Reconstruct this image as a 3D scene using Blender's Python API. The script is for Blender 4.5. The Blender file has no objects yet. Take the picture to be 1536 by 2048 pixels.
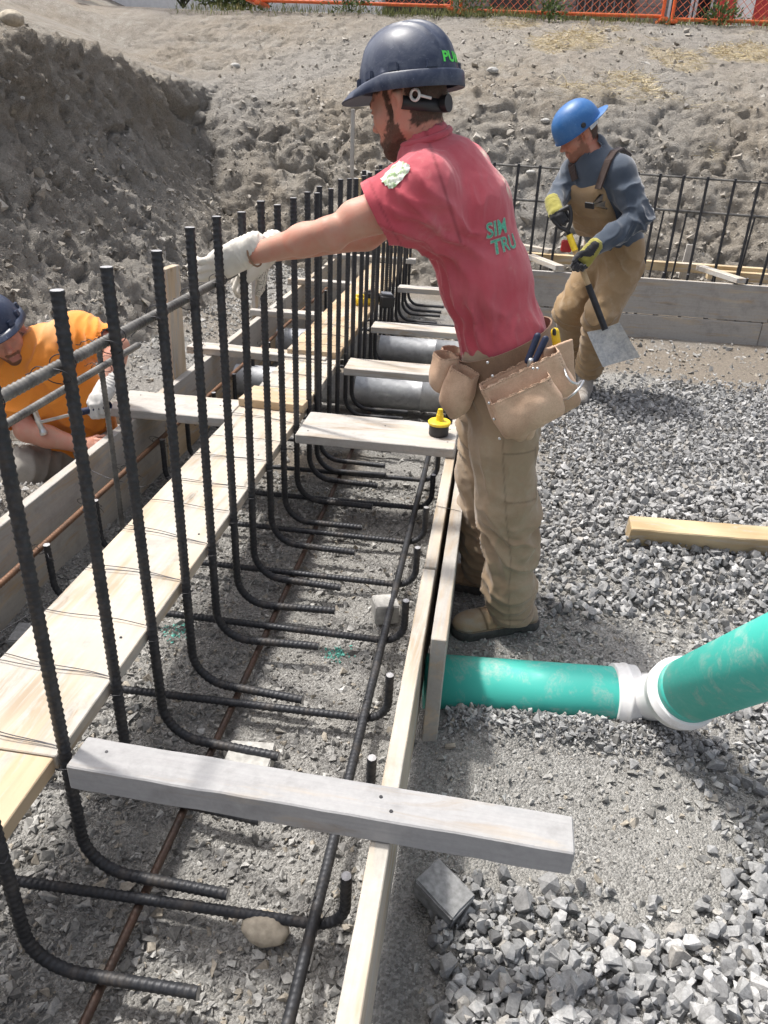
import bpy, bmesh, math, random
import numpy as np
from mathutils import Vector, Matrix

# ------------------------------------------------------------ camera, light
scene = bpy.context.scene
COL = scene.collection
CAM_H, FPX, CX, CY = 1.60, 1521.0, 768.0, 1024.0          # photograph is 1536 x 2048
PITCH, ROLL, YAW = math.radians(27.45), math.radians(2.7), math.radians(-7.15)
FW = np.array([math.sin(YAW)*math.cos(PITCH), math.cos(YAW)*math.cos(PITCH), -math.sin(PITCH)])
R0 = np.array([math.cos(YAW), -math.sin(YAW), 0.0]); U0 = np.cross(R0, FW)
RT = math.cos(ROLL)*R0+math.sin(ROLL)*U0
UP = -math.sin(ROLL)*R0+math.cos(ROLL)*U0
cam_d = bpy.data.cameras.new('camera'); cam = bpy.data.objects.new('camera', cam_d); COL.objects.link(cam)
cam_d.sensor_fit = 'VERTICAL'; cam_d.sensor_height = 24.0; cam_d.sensor_width = 18.0
cam_d.lens = 24.0*FPX/2048.0; cam_d.clip_end = 600; cam_d.clip_start = .05
M = Matrix(((RT[0], UP[0], -FW[0], 0), (RT[1], UP[1], -FW[1], 0), (RT[2], UP[2], -FW[2], CAM_H), (0, 0, 0, 1)))
cam.matrix_world = M
scene.camera = cam
scene.render.resolution_x, scene.render.resolution_y = 768, 1024
def ray(x, y): return FW*FPX+RT*(x-CX)-UP*(y-CY)
O = np.array([0, 0, CAM_H])
def atz(x, y, z): d = ray(x, y); return O+d*((z-CAM_H)/d[2])       # pixel -> point on a level surface
def aty(x, y, Y): d = ray(x, y); return O+d*(Y/d[1])                # pixel -> point on a plane across the pit
def atx(x, y, X): d = ray(x, y); return O+d*(X/d[0])

SUN_DIR = np.array([-.46, .18, 1.0]); SUN_DIR = SUN_DIR/np.linalg.norm(SUN_DIR)
sun_el = math.asin(SUN_DIR[2]); sun_az = math.atan2(SUN_DIR[0], SUN_DIR[1])
world = bpy.data.worlds.new('World'); scene.world = world; world.use_nodes = True
wn = world.node_tree.nodes; wl = world.node_tree.links
sky = wn.new('ShaderNodeTexSky'); sky.sky_type = 'NISHITA'; sky.sun_disc = False
sky.sun_elevation = sun_el; sky.sun_rotation = sun_az; sky.dust_density = 5.0; sky.air_density = .7; sky.ozone_density = .4
bg = wn['Background']; bg.inputs['Strength'].default_value = .15
hz_ = wn.new('ShaderNodeHueSaturation'); hz_.inputs['Saturation'].default_value = .45          # thin white haze over the whole sky
wl.new(sky.outputs[0], hz_.inputs['Color']); wl.new(hz_.outputs[0], bg.inputs[0])
sd = bpy.data.lights.new('sun', 'SUN'); sd.energy = 2.5; sd.angle = math.radians(3.5); sd.color = (1, .955, .89)
sun = bpy.data.objects.new('sun', sd); COL.objects.link(sun)
sun.rotation_euler = Vector(SUN_DIR).to_track_quat('Z', 'Y').to_euler(); sun.location = (-4, 3, 9)
vs = scene.view_settings; vs.view_transform = 'Standard'; vs.look = 'None'; vs.exposure = 0.78; vs.gamma = 1; vs.use_curve_mapping = False

random.seed(7); RNG = np.random.default_rng(7)

# ------------------------------------------------------------ numpy noise
def _hash(ix, iy, iz, seed):
    h = (ix.astype(np.uint32)*np.uint32(374761393) ^ iy.astype(np.uint32)*np.uint32(668265263) ^
         iz.astype(np.uint32)*np.uint32(2147483647) ^ np.uint32((seed*974711) & 0xffffffff))
    h = (h ^ (h >> np.uint32(13)))*np.uint32(1274126177)
    h = (h ^ (h >> np.uint32(15)))*np.uint32(2246822519)
    return (h ^ (h >> np.uint32(16)))
def _hf(ix, iy, iz, seed): return _hash(ix, iy, iz, seed).astype(np.float32)/np.float32(4294967295.)
def noise(P, s=1.0, seed=0):
    P = np.asarray(P, np.float32)*np.float32(s)+np.float32(1000.37); F = np.floor(P); f = P-F; I = F.astype(np.int64)
    w = f*f*f*(f*(f*6-15)+10); r = np.zeros(len(P), np.float32)
    for dx in (0, 1):
        wx = w[:, 0] if dx else 1-w[:, 0]
        for dy in (0, 1):
            wy = w[:, 1] if dy else 1-w[:, 1]
            for dz in (0, 1):
                wz = w[:, 2] if dz else 1-w[:, 2]
                r += wx*wy*wz*_hf(I[:, 0]+dx, I[:, 1]+dy, I[:, 2]+dz, seed)
    return r*2-1
def fbm(P, s=1.0, seed=0, o=4, g=.5):
    r = np.zeros(len(P), np.float32); a = 1.; t = 0.
    for k in range(o):
        r += a*noise(P, s*2.03**k, seed+k*17); t += a; a *= g
    return r/t
def worley(P, s=1.0, seed=0, second=False):
    P = np.asarray(P, np.float32)*np.float32(s)+np.float32(500.11); F = np.floor(P); f = P-F; I = F.astype(np.int64)
    d1 = np.full(len(P), 9., np.float32); d2 = d1.copy()
    for dx in (-1, 0, 1):
        for dy in (-1, 0, 1):
            for dz in (-1, 0, 1):
                a, b, c = I[:, 0]+dx, I[:, 1]+dy, I[:, 2]+dz
                q = (dx+_hf(a, b, c, seed)-f[:, 0])**2+(dy+_hf(a, b, c, seed+1)-f[:, 1])**2+(dz+_hf(a, b, c, seed+2)-f[:, 2])**2
                d2 = np.minimum(d2, np.maximum(d1, q)); d1 = np.minimum(d1, q)
    return (np.sqrt(d1), np.sqrt(d2)) if second else np.sqrt(d1)
def sstep(a, b, x): t = np.clip((np.asarray(x)-a)/(b-a), 0, 1); return t*t*(3-2*t)

# ------------------------------------------------------------ object helpers
def tag(o, label=None, cat=None, group=None, kind=None):
    if label: o['label'] = label
    if cat: o['category'] = cat
    if group: o['group'] = group
    if kind: o['kind'] = kind
    return o
def link(o, parent=None):
    COL.objects.link(o)
    if parent is not None: o.parent = parent
    return o
def empty(name, loc=(0, 0, 0), rz=0.0, parent=None):
    o = bpy.data.objects.new(name, None); o.location = loc; o.rotation_euler = (0, 0, rz); o.empty_display_size = .1
    return link(o, parent)
def mesh_np(name, V, F, mats=(), smooth=True, mi=None):
    """F: (n,3) or (n,4) array, or list of arrays"""
    Fs = F if isinstance(F, list) else [F]
    me = bpy.data.meshes.new(name); V = np.ascontiguousarray(V, np.float32)
    me.vertices.add(len(V)); me.vertices.foreach_set('co', V.ravel())
    nl = sum(f.size for f in Fs); npoly = sum(len(f) for f in Fs)
    me.loops.add(nl); me.polygons.add(npoly)
    me.loops.foreach_set('vertex_index', np.concatenate([np.asarray(f, np.int32).ravel() for f in Fs]))
    tot = np.concatenate([np.full(len(f), f.shape[1], np.int32) for f in Fs])
    st = np.concatenate([[0], np.cumsum(tot)[:-1]]).astype(np.int32)
    me.polygons.foreach_set('loop_start', st)
    for m in mats: me.materials.append(m)
    if mi is not None: me.polygons.foreach_set('material_index', np.asarray(mi, np.int32))
    me.update(calc_edges=True)
    me.polygons.foreach_set('use_smooth', np.full(npoly, bool(smooth)))
    return me
def obj_np(name, V, F, mats=(), smooth=True, mi=None, parent=None):
    return link(bpy.data.objects.new(name, mesh_np(name, V, F, mats, smooth, mi)), parent)
def fattr(me, name, vals, dom='FACE'):
    a = me.attributes.new(name, 'FLOAT', dom); a.data.foreach_set('value', np.asarray(vals, np.float32))
def from_bm(name, bm, m, parent=None, smooth=False):
    me = bpy.data.meshes.new(name); bm.to_mesh(me); bm.free()
    for x in (m if isinstance(m, (list, tuple)) else [m]): me.materials.append(x)
    if smooth:
        for p in me.polygons: p.use_smooth = True
    return link(bpy.data.objects.new(name, me), parent)

# ------------------------------------------------------------ materials
class NT:
    def __init__(s, name):
        s.m = bpy.data.materials.new(name); s.m.use_nodes = True; s.t = s.m.node_tree
        s.n = s.t.nodes; s.b = s.n['Principled BSDF']; s.out = s.n['Material Output']
    def a(s, typ, ins=None, **kw):
        x = s.n.new('ShaderNode'+typ)
        for k, v in kw.items(): setattr(x, k, v)
        for k, v in (ins or {}).items(): s.set(x, k, v)
        return x
    def set(s, x, k, v):
        i = x.inputs[k]
        if isinstance(v, bpy.types.NodeSocket): s.t.links.new(v, i)
        elif isinstance(v, bpy.types.Node): s.t.links.new(v.outputs[0], i)
        else:
            if isinstance(v, tuple) and len(v) == 3 and i.type == 'RGBA': v = v+(1,)
            i.default_value = v
    def P(s, **kw):
        for k, v in kw.items(): s.set(s.b, k.replace('_', ' '), v)
    def coord(s, kind='Object', scale=(1, 1, 1)):
        c = s.a('TexCoord'); m = s.a('Mapping', {'Vector': c.outputs[kind], 'Scale': scale}); return m.outputs[0]
    def noise(s, vec, scale, detail=4, rough=.55, dist=0.):
        return s.a('TexNoise', {'Vector': vec, 'Scale': scale, 'Detail': detail, 'Roughness': rough, 'Distortion': dist}).outputs['Fac']
    def ramp(s, fac, stops):
        r = s.a('ValToRGB', {'Fac': fac}); e = r.color_ramp.elements
        while len(e) < len(stops): e.new(.5)
        for q, (p, c) in zip(e, stops):
            q.position = p; q.color = (c if isinstance(c, tuple) else (c, c, c))+(1,)
        return r.outputs[0]
    def mix(s, f, a, b, mode='MIX'):
        x = s.a('Mix', data_type='RGBA', blend_type=mode)
        s.set(x, 0, f); s.set(x, 6, a); s.set(x, 7, b); return x.outputs[2]
    def math(s, op, a, b=0., clamp=False):
        x = s.a('Math', operation=op, use_clamp=clamp); s.set(x, 0, a); s.set(x, 1, b); return x.outputs[0]
    def bump(s, h, strength=.3, dist=.01, prev=None):
        x = s.a('Bump', {'Height': h, 'Strength': strength, 'Distance': dist})
        if prev is not None: s.set(x, 'Normal', prev)
        return x.outputs[0]
    def attr(s, name): return s.a('Attribute', attribute_name=name).outputs['Fac']
    def rnd(s): return s.a('ObjectInfo').outputs['Random']

def simple(name, col, rough=.6, metal=0., nscale=30., var=.25, bump=.15, bdist=.003, spec=.5):
    n = NT(name); v = n.coord(); f = n.noise(v, nscale, 5)
    c0 = tuple(c*(1-var) for c in col); c1 = tuple(min(1, c*(1+var)) for c in col)
    n.P(Base_Color=n.ramp(f, [(.3, c0), (.7, c1)]), Roughness=rough, Metallic=metal, Specular_IOR_Level=spec)
    if bump: n.P(Normal=n.bump(f, bump, bdist))
    return n.m

def wood(name, light, dark, stain=.0, stain_col=(.33, .33, .33), axis=0, rough=.75, knots=True):
    """sawn timber: grain runs along local axis; optional concrete / mud staining"""
    n = NT(name); sc = [22., 22., 22.]; sc[axis] = 1.1
    c = n.a('TexCoord').outputs['Object']; rn = n.rnd()
    off = n.a('CombineXYZ', {0: n.math('MULTIPLY', rn, 37.), 1: n.math('MULTIPLY', rn, 91.), 2: n.math('MULTIPLY', rn, 53.)})
    cv = n.a('VectorMath', {0: c, 1: off.outputs[0]}, operation='ADD').outputs[0]
    v = n.a('Mapping', {'Vector': cv, 'Scale': tuple(sc)}).outputs[0]
    g = n.noise(v, 1.0, 5, .6, 1.2); g2 = n.noise(v, 5., 3, .6)
    ring = n.a('TexWave', {'Vector': v, 'Scale': .55, 'Distortion': 7.0, 'Detail': 3., 'Detail Scale': .6}, wave_type='BANDS').outputs['Fac']
    col = n.ramp(n.math('ADD', n.math('MULTIPLY', g, .6), n.math('MULTIPLY', ring, .4)), [(.25, dark), (.45, tuple((a+b)/2 for a, b in zip(light, dark))), (.65, light)])
    if knots:
        w = n.a('TexVoronoi', {'Vector': n.a('Mapping', {'Vector': cv, 'Scale': tuple(2.2 if i == axis else 7. for i in range(3))}).outputs[0], 'Scale': 1.0}).outputs['Distance']
        col = n.mix(n.ramp(w, [(.045, .9), (.085, .15), (.10, .5), (.125, 0.)]), col, tuple(x*.35 for x in dark))
    tone = n.ramp(n.noise(cv, 2.3, 3), [(.3, .8), (.7, 1.12)])
    col = n.mix(1., col, tone, 'MULTIPLY')
    if stain > 0:
        sm = [8., 8., 8.]; sm[axis] = 1.0
        sv = n.a('Mapping', {'Vector': cv, 'Scale': tuple(sm)}).outputs[0]
        s1 = n.noise(sv, 2.2, 8, .68, .7)
        smask = n.ramp(s1, [(.62-stain*.42, 0.), (.70-stain*.30, 1.)])
        fine = n.noise(cv, 60., 4, .7)
        scol = n.mix(n.math('ADD', n.math('MULTIPLY', fine, .5), n.math('MULTIPLY', g2, .5)), tuple(x*.66 for x in stain_col), tuple(min(1, x*1.30) for x in stain_col))
        sc2 = n.noise(cv, 9., 5, .7)
        scol = n.mix(n.ramp(sc2, [(.52, 0.), (.70, .55)]), scol, tuple(x*.6 for x in stain_col))
        col = n.mix(n.math('MULTIPLY', smask, .92), col, scol)
    h = n.math('ADD', n.math('MULTIPLY', g2, .5), n.noise(cv, 110., 3))
    n.P(Base_Color=col, Roughness=rough, Specular_IOR_Level=.25, Normal=n.bump(h, .35, .002))
    return n.m

def rebar_mat(name, base, rust, amt):
    n = NT(name); v = n.coord(); f = n.noise(v, 9., 6, .7); f2 = n.noise(v, 70., 4)
    c = n.mix(n.ramp(f, [(.62-amt*.5, 0.), (.78-amt*.4, 1.)]), base, rust)
    c = n.mix(n.ramp(f2, [(.45, 0.), (.75, .45)]), c, tuple(min(1, x*2.2+.02) for x in base))
    n.P(Base_Color=c, Metallic=.35, Roughness=n.ramp(f, [(.3, .42), (.7, .62)]), Normal=n.bump(f2, .2, .001))
    return n.m

def soil_mat():
    n = NT('soil'); c = n.a('TexCoord').outputs['Object']
    a = n.noise(c, 1.1, 6, .6); b = n.noise(c, 7., 6, .65); d = n.noise(c, 38., 5, .7)
    col = n.ramp(b, [(.28, (.25, .226, .192)), (.5, (.37, .341, .298)), (.72, (.46, .434, .39))])
    col = n.mix(n.ramp(a, [(.42, 0.), (.62, .75)]), col, n.ramp(d, [(.3, (.27, .222, .165)), (.7, (.39, .335, .262))]))
    col = n.mix(n.ramp(n.noise(c, 110., 4, .75), [(.34, .7), (.52, 0.)]), col, (.13, .115, .096))
    col = n.mix(n.ramp(n.noise(c, 75., 4, .75), [(.56, 0.), (.72, .6)]), col, (.50, .465, .41))
    gray = n.ramp(n.noise(c, .55, 4), [(.45, 0.), (.6, .6)])
    col = n.mix(gray, col, n.ramp(d, [(.3, (.25, .243, .23)), (.7, (.40, .393, .375))]))
    pale = n.a('TexVoronoi', {'Vector': c, 'Scale': 14.}).outputs['Distance']
    col = n.mix(n.ramp(pale, [(.05, .7), (.12, 0.)]), col, (.5, .48, .44))
    straw = n.attr('straw')
    ss = n.noise(n.a('Mapping', {'Vector': c, 'Scale': (30, 30, 60)}).outputs[0], 1.5, 4, .7)
    col = n.mix(n.math('MULTIPLY', straw, n.ramp(ss, [(.35, .1), (.6, 1.)])), col, (.55, .45, .27))
    h = n.math('ADD', n.math('MULTIPLY', b, .6), n.math('ADD', n.math('MULTIPLY', d, .55), n.math('MULTIPLY', n.noise(c, 120., 4, .7), .35)))
    n.P(Base_Color=col, Roughness=.95, Specular_IOR_Level=.15, Normal=n.bump(h, 1.0, .06))
    return n.m
def ground_mat():
    n = NT('packed_gravel'); c = n.a('TexCoord').outputs['Object']
    b = n.noise(c, 2.2, 6, .65); d = n.noise(c, 60., 5, .75)
    v = n.a('TexVoronoi', {'Vector': n.a('VectorMath', {0: c, 1: n.a('TexNoise', {'Vector': c, 'Scale': 40., 'Detail': 3.}).outputs['Color']}, operation='MULTIPLY_ADD') if False else c, 'Scale': 170.}); vd = v.outputs['Distance']
    sp = n.a('SeparateColor', {0: v.outputs['Color']}).outputs[0]
    col = n.ramp(n.math('ADD', n.math('MULTIPLY', d, .5), n.math('MULTIPLY', sp, .5)), [(.2, (.15, .146, .138)), (.5, (.26, .255, .243)), (.8, (.40, .395, .378))])
    col = n.mix(n.ramp(b, [(.4, 0.), (.66, .55)]), col, (.30, .292, .272))
    mud = n.attr('mud')
    col = n.mix(mud, col, n.ramp(d, [(.3, (.115, .098, .08)), (.7, (.30, .255, .20))]))
    h = n.math('SUBTRACT', n.math('MULTIPLY', d, .8), n.math('MULTIPLY', vd, .9))
    n.P(Base_Color=col, Roughness=.95, Specular_IOR_Level=.15, Normal=n.bump(n.math('ADD', h, n.math('MULTIPLY', n.noise(c, 24., 5, .7), 1.3)), .85, .010))
    return n.m
def stone_mat(name, lo, mid, hi, warm=(.36, .31, .25), wamt=.12):
    n = NT(name); t = n.attr('tone'); c = n.a('TexCoord').outputs['Object']
    d = n.noise(c, 130., 4, .7); e = n.noise(c, 28., 4, .6)
    col = n.ramp(t, [(.05, lo), (.5, mid), (.95, hi)])
    col = n.mix(n.ramp(n.attr('warm'), [(1-wamt-.01, 0.), (1-wamt+.01, .8)]), col, warm)
    col = n.mix(1., col, n.ramp(d, [(.3, .72), (.7, 1.22)]), 'MULTIPLY')
    col = n.mix(1., col, n.ramp(e, [(.35, .85), (.65, 1.1)]), 'MULTIPLY')
    n.P(Base_Color=col, Roughness=.85, Specular_IOR_Level=.3, Normal=n.bump(d, .4, .003))
    return n.m

MAT = {}
MAT['soil'] = soil_mat(); MAT['ground'] = ground_mat()
MAT['clear_stone'] = stone_mat('clear_stone', (.13, .131, .133), (.29, .291, .290), (.47, .47, .466), (.36, .34, .31), .06)
MAT['crushed'] = stone_mat('crushed_gravel', (.15, .147, .140), (.31, .305, .29), (.50, .495, .475), (.36, .32, .26), .10)
MAT['rebar'] = rebar_mat('rebar_black', (.030, .032, .037), (.080, .070, .062), .22)
MAT['rebar_rust'] = rebar_mat('rebar_rusty', (.085, .052, .036), (.185, .098, .055), .6)
MAT['rebar_darkrust'] = rebar_mat('rebar_dark_rust', (.038, .028, .024), (.075, .042, .030), .5)
MAT['rebar_grey'] = rebar_mat('rebar_grey', (.075, .073, .070), (.20, .193, .178), .42)
MAT['cut_end'] = simple('cut_steel', (.42, .42, .43), .45, .6, 120., .3, .1)
MAT['wire'] = simple('tie_wire', (.055, .055, .06), .45, .7, 90., .3, .0)
MAT['new_wood'] = wood('new_timber', (.53, .42, .285), (.40, .29, .18), .22, (.42, .39, .35), 0)
MAT['plank_wood'] = wood('plank_timber', (.52, .45, .36), (.385, .31, .225), .46, (.44, .42, .385), 0)
MAT['form_wood'] = wood('form_timber', (.50, .41, .30), (.38, .285, .19), .66, (.40, .385, .36), 0)
MAT['form_wood_x'] = wood('form_timber_x', (.46, .375, .27), (.34, .255, .17), .72, (.345, .335, .32), 0)
MAT['cross_wood'] = wood('cross_timber', (.49, .42, .33), (.36, .285, .205), .60, (.43, .42, .40), 0)
MAT['crusted'] = wood('crusted_timber', (.40, .35, .29), (.30, .245, .19), .84, (.335, .338, .345), 0)
MAT['rail_wood'] = wood('rail_timber', (.54, .43, .27), (.42, .31, .175), .25, (.45, .42, .38), 0)
MAT['stake_wood'] = wood('stake_timber', (.53, .44, .33), (.42, .325, .22), .3, (.42, .40, .37), 0)
MAT['grey_stake'] = wood('weathered_stake', (.50, .45, .38), (.38, .33, .27), .55, (.42, .41, .39), 0)
MAT['concrete'] = simple('concrete', (.40, .395, .375), .9, 0, 45., .28, .5, .004, .2)
MAT['concrete_dark'] = simple('concrete_dark', (.25, .253, .255), .85, 0, 60., .3, .5, .003, .2)
MAT['rock'] = simple('field_stone', (.40, .355, .285), .9, 0, 35., .3, .5, .006, .2)
# ------------------------------------------------------------ terrain
ZT = .36                                                    # top of the footing forms
def P3(x, y, z=0.): x = np.asarray(x, float).ravel(); y = np.asarray(y, float).ravel(); return np.stack([x, y, np.full(len(x), z)], 1)
def zground(x, y):
    x = np.asarray(x, float).ravel(); y = np.asarray(y, float).ravel(); p = P3(x, y)
    z = .010*noise(p, 2.6, 3)+.016*noise(p, .8, 5)+.004*noise(p, 9., 8)
    inside = sstep(-1.56, -1.50, x)*(1-sstep(-.12, -.05, x))
    out = sstep(.02, .25, x)
    # bank of clear stone to the right of the standing man
    edge = 2.42+.10*noise(p, 1.7, 21)-.12*sstep(.9, 1.6, x)
    z += .085*sstep(0, .35, y-edge)*sstep(.25, .75, x)*(1-sstep(3.6, 4.9, y))
    z += .06*np.exp(-((x-1.7)**2/.5+(y-4.4)**2/.7))
    z += .035*sstep(.75, 1.15, x)*(1-sstep(1.5, 2.2, y))
    z += .02*out*(1-sstep(.9, 1.3, y))
    # soil outside the left form
    o = 1-sstep(-1.72, -1.56, x)
    z += o*(.10+.06*noise(p, 1.3, 31))
    z += .24*np.exp(-((x+1.80)**2/.055+(y-2.20)**2/.25))
    z -= o*.12*np.exp(-((x+1.95)**2/.12+(y-2.95)**2/.18))
    z -= .02*inside
    z += .040*np.exp(-((y-1.765)/.055)**2)*sstep(-.02, .06, x)*(1-sstep(.50, .66, x))*(.75+.4*noise(p, 11., 33))          # gravel banked against the pipe
    return z
def bank_profile(t, knots):
    a = np.array(knots); return np.interp(t, a[:, 0], a[:, 1]), np.interp(t, a[:, 0], a[:, 2])
def resample(knots, steps):
    a = np.array(knots, float); out = [a[0]]
    for k in range(len(a)-1):
        n = max(1, int(np.linalg.norm(a[k+1]-a[k])/steps[k]))
        for j in range(1, n+1): out.append(a[k]+(a[k+1]-a[k])*j/n)
    a = np.array(out)
    for _ in range(6): a[1:-1] = (a[:-2]+2*a[1:-1]+a[2:])/4
    return a
def grid_faces(nu, nv):
    i = np.arange(nu*nv).reshape(nu, nv)
    return np.stack([i[:-1, :-1].ravel(), i[1:, :-1].ravel(), i[1:, 1:].ravel(), i[:-1, 1:].ravel()], 1)
def clods(P, amt, fine=False):
    """crumbled, slumped clay: lumps with dark creases at several sizes"""
    Q = P+.10*np.stack([noise(P, 2.2, 61), noise(P, 2.2, 62), noise(P, 2.2, 63)], 1)
    w = worley(Q*np.array([1, 1, 1.25]), 3.4, 70)
    d = -.075*(w-.5)
    a, b = worley(Q, 7.5, 80, True); d += -.060*(a-.45)+.03*np.minimum(b-a, .25)
    d += -.034*(worley(Q, 17., 90)-.45)
    d += .10*fbm(P, 1.1, 40, 4)+.034*fbm(P, 9., 44, 3, .6)+.018*fbm(P, 34., 47, 2, .6)
    cr = np.abs(fbm(Q*np.array([1, 1, .45]), 2.1, 141, 3)); d -= .085*np.exp(-(cr/.035)**2)          # cracks that run down the face
    cr = np.abs(fbm(Q*np.array([.6, .6, 1.5]), 3.3, 151, 2)); d -= .030*np.exp(-(cr/.05)**2)          # ledges
    if fine:      # scraped shale: fine crumbs and diagonal tooth marks instead of big lumps
        d = .13*fbm(P, 1.0, 40, 4)-.040*(worley(Q, 8., 80)-.45)-.036*(worley(Q, 15., 90)-.45)-.020*(worley(Q, 30., 93)-.45)+.020*fbm(P, 36., 47, 2, .6)
        g = fbm(np.stack([P[:, 0]*.35+P[:, 2]*.25, P[:, 1]*1.0+P[:, 2]*.55, P[:, 2]*.3], 1), 5.5, 161, 4, .6); d += .085*(np.abs(g)*2-.4)
        cr = np.abs(fbm(Q*np.array([.8, 1.2, .4]), 1.7, 171, 3)); d -= .10*np.exp(-(cr/.03)**2)
    return d*amt
def bank(name, along, prof, frame, rough, fine=False):
    """along: positions u ; prof: (n,2) of (run, z); frame(u,run,z)->xyz ; rough(u,run)->amount"""
    nu, nv = len(along), len(prof)
    U, J = np.meshgrid(along, np.arange(nv), indexing='ij'); U = U.ravel(); J = J.ravel()
    run, z = prof[J, 0], prof[J, 1]
    t = np.gradient(prof, axis=0); t /= np.linalg.norm(t, axis=1)[:, None]
    nr, nz = -t[J, 1], t[J, 0]
    P = frame(U, run, z)
    d = clods(P, rough(U, run, z), fine)
    P = frame(U, run+nr*d, z+nz*d)
    F = grid_faces(nu, nv)
    o = obj_np(name, P, F, [MAT['soil']], True)
    return tag(o, kind='structure'), P
# back bank: run = distance behind its toe line, z = height
back_knots = [(-.5, -.25), (0., .04), (.22, .42), (.55, .85), (1.05, 1.50), (1.45, 1.82), (2.2, 2.05), (4.9, 2.93), (6.2, 3.05), (9, 3.1)]
back_prof = resample(back_knots, [.06, .026, .026, .026, .026, .026, .035, .06, .12, .2][:9])
def back_toe(x): return 8.30+.16*noise(P3(x, x*0), .9, 11)+.12*sstep(1, 3, x)
def back_frame(u, run, z): return np.stack([u, back_toe(u)+run, z+(.10*np.sin(u*.8+1))*sstep(.6, 1.6, run)*(1-sstep(3.5, 4.6, run))], 1)
def back_rough(u, run, z): return .90*(1-.22*sstep(1.5, 2.2, run)-.30*sstep(4.2, 4.8, run))*(.8+.3*noise(P3(u, run), .7, 13))
bk, PB = bank('earth_bank', np.arange(-5.2, 6.2, .034), back_prof, back_frame, back_rough)
sm = sstep(.02, .34, fbm(PB, .9, 101, 4))*sstep(1.75, 2.15, PB[:, 2])*(1-sstep(2.85, 3.0, PB[:, 2]))*sstep(-.9, .3, PB[:, 0])*.65
sm = np.maximum(sm, .5*sstep(.25, .5, fbm(PB, 1.3, 131, 3))*sstep(1.0, 1.6, PB[:, 2])*sstep(.2, 1, PB[:, 0])*(1-sstep(2.8, 3.0, PB[:, 2])))
fattr(bk.data, 'straw', sm, 'POINT')
# left cut: steep, undercut crest, runs along Y
left_knots = [(-.5, -.2), (0., .06), (.50, .44), (.98, .95), (1.22, 1.40), (1.30, 1.82), (1.36, 2.04), (1.95, 2.17), (5.1, 3.1), (14.6, 6.4)]
left_prof = resample(left_knots, [.06, .026, .026, .026, .026, .026, .03, .05, .2])
def left_toe(y): return -2.30+.14*noise(P3(y, y*0+3), .8, 17)
def left_frame(u, run, z): return np.stack([left_toe(u)-run, u, z-.22*sstep(7.2, 9.8, u)*sstep(.5, 1.5, z)], 1)
def left_rough(u, run, z): return 1.2*(1-.60*sstep(1.4, 1.7, run))*(.8+.35*noise(P3(u, run, 4), .7, 19))
lk, PL = bank('earth_bank', np.concatenate([np.arange(-1.5, 3.2, .1), np.arange(3.2, 12.5, .037)]), left_prof, left_frame, left_rough, True)
fattr(lk.data, 'straw', np.zeros(len(PL)), 'POINT')
# pit floor, one sheet, finer near the camera
xs = np.unique(np.concatenate([np.arange(-3.6, -1.6, .05), np.arange(-1.6, 1.4, .025), np.arange(1.4, 4, .05), np.arange(4, 14, .5)]))
ys = np.unique(np.concatenate([np.arange(-8, .3, .3), np.arange(.3, 3.4, .025), np.arange(3.4, 9.2, .05)]))
X, Y = np.meshgrid(xs, ys, indexing='ij'); xf, yf = X.ravel(), Y.ravel()
zz = zground(xf, yf); pg = P3(xf, yf)
pg[:, 2] = zz+.006*fbm(pg, 14., 51, 3)+.004*noise(pg, 45., 53)
gf = obj_np('ground', pg, grid_faces(len(xs), len(ys)), [MAT['ground']]); tag(gf, kind='structure')
mud = .85*sstep(.0, .35, fbm(pg, 1.0, 55, 4)+.9*sstep(4.9, 6.2, yf)*sstep(.1, .6, xf)-.25*sstep(.2, .6, xf)*(1-sstep(4.5, 5.5, yf))-.35)
mud = np.maximum(mud, .8*sstep(-.1, .3, fbm(pg, 1.6, 57, 4))*sstep(2.5, 3.1, yf)*(xf < -.08)*(xf > -1.5))
mud = np.maximum(mud, .6*(xf < -1.6)*sstep(-.1, .4, fbm(pg, 1.2, 58, 3)))
mud = np.maximum(mud, .55*np.exp(-((xf-.35)**2/.12+(yf-4.3)**2/.35)))
fattr(gf.data, 'mud', mud, 'POINT')
# upper ground behind the banks, to the horizon
def zupper(x, y):
    bk_ = np.array(back_knots); lf_ = np.array(left_knots)
    zb = np.interp(y-back_toe(x), bk_[:, 0], bk_[:, 1]); zl_ = np.interp(left_toe(y)-x, lf_[:, 0], lf_[:, 1])
    z = np.maximum(zb, zl_)+.3*noise(P3(x, y), .08, 9)*sstep(15, 30, y)
    fine = (y-back_toe(x) < 8.5)*(x > -5)*(x < 6)+(left_toe(y)-x < 11)*(y < 12.2)*(y > -1)
    return z-(.22+.75*(y < 12.2)*(left_toe(y)-x < 2.6))*(fine > 0)
ux = np.unique(np.concatenate([np.arange(-200, -20, 12.), np.arange(-20, -2.2, .35), np.arange(-2.2, 7, .4), np.arange(7, 200, 12.)])); uy = np.unique(np.concatenate([np.arange(-60, 0, 4.), np.arange(0, 8.5, .5), np.arange(8.5, 24, .3), np.arange(24, 260, 10.)]))
X, Y = np.meshgrid(ux, uy, indexing='ij'); zu = zupper(X.ravel(), Y.ravel())
pit = (X.ravel() > -2.0) & (Y.ravel() < 7.8); zu = np.where(pit, -.6, zu)
tag(obj_np('upper_ground', np.stack([X.ravel(), Y.ravel(), zu], 1), grid_faces(len(ux), len(uy)), [MAT['soil']]), kind='structure')

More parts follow.
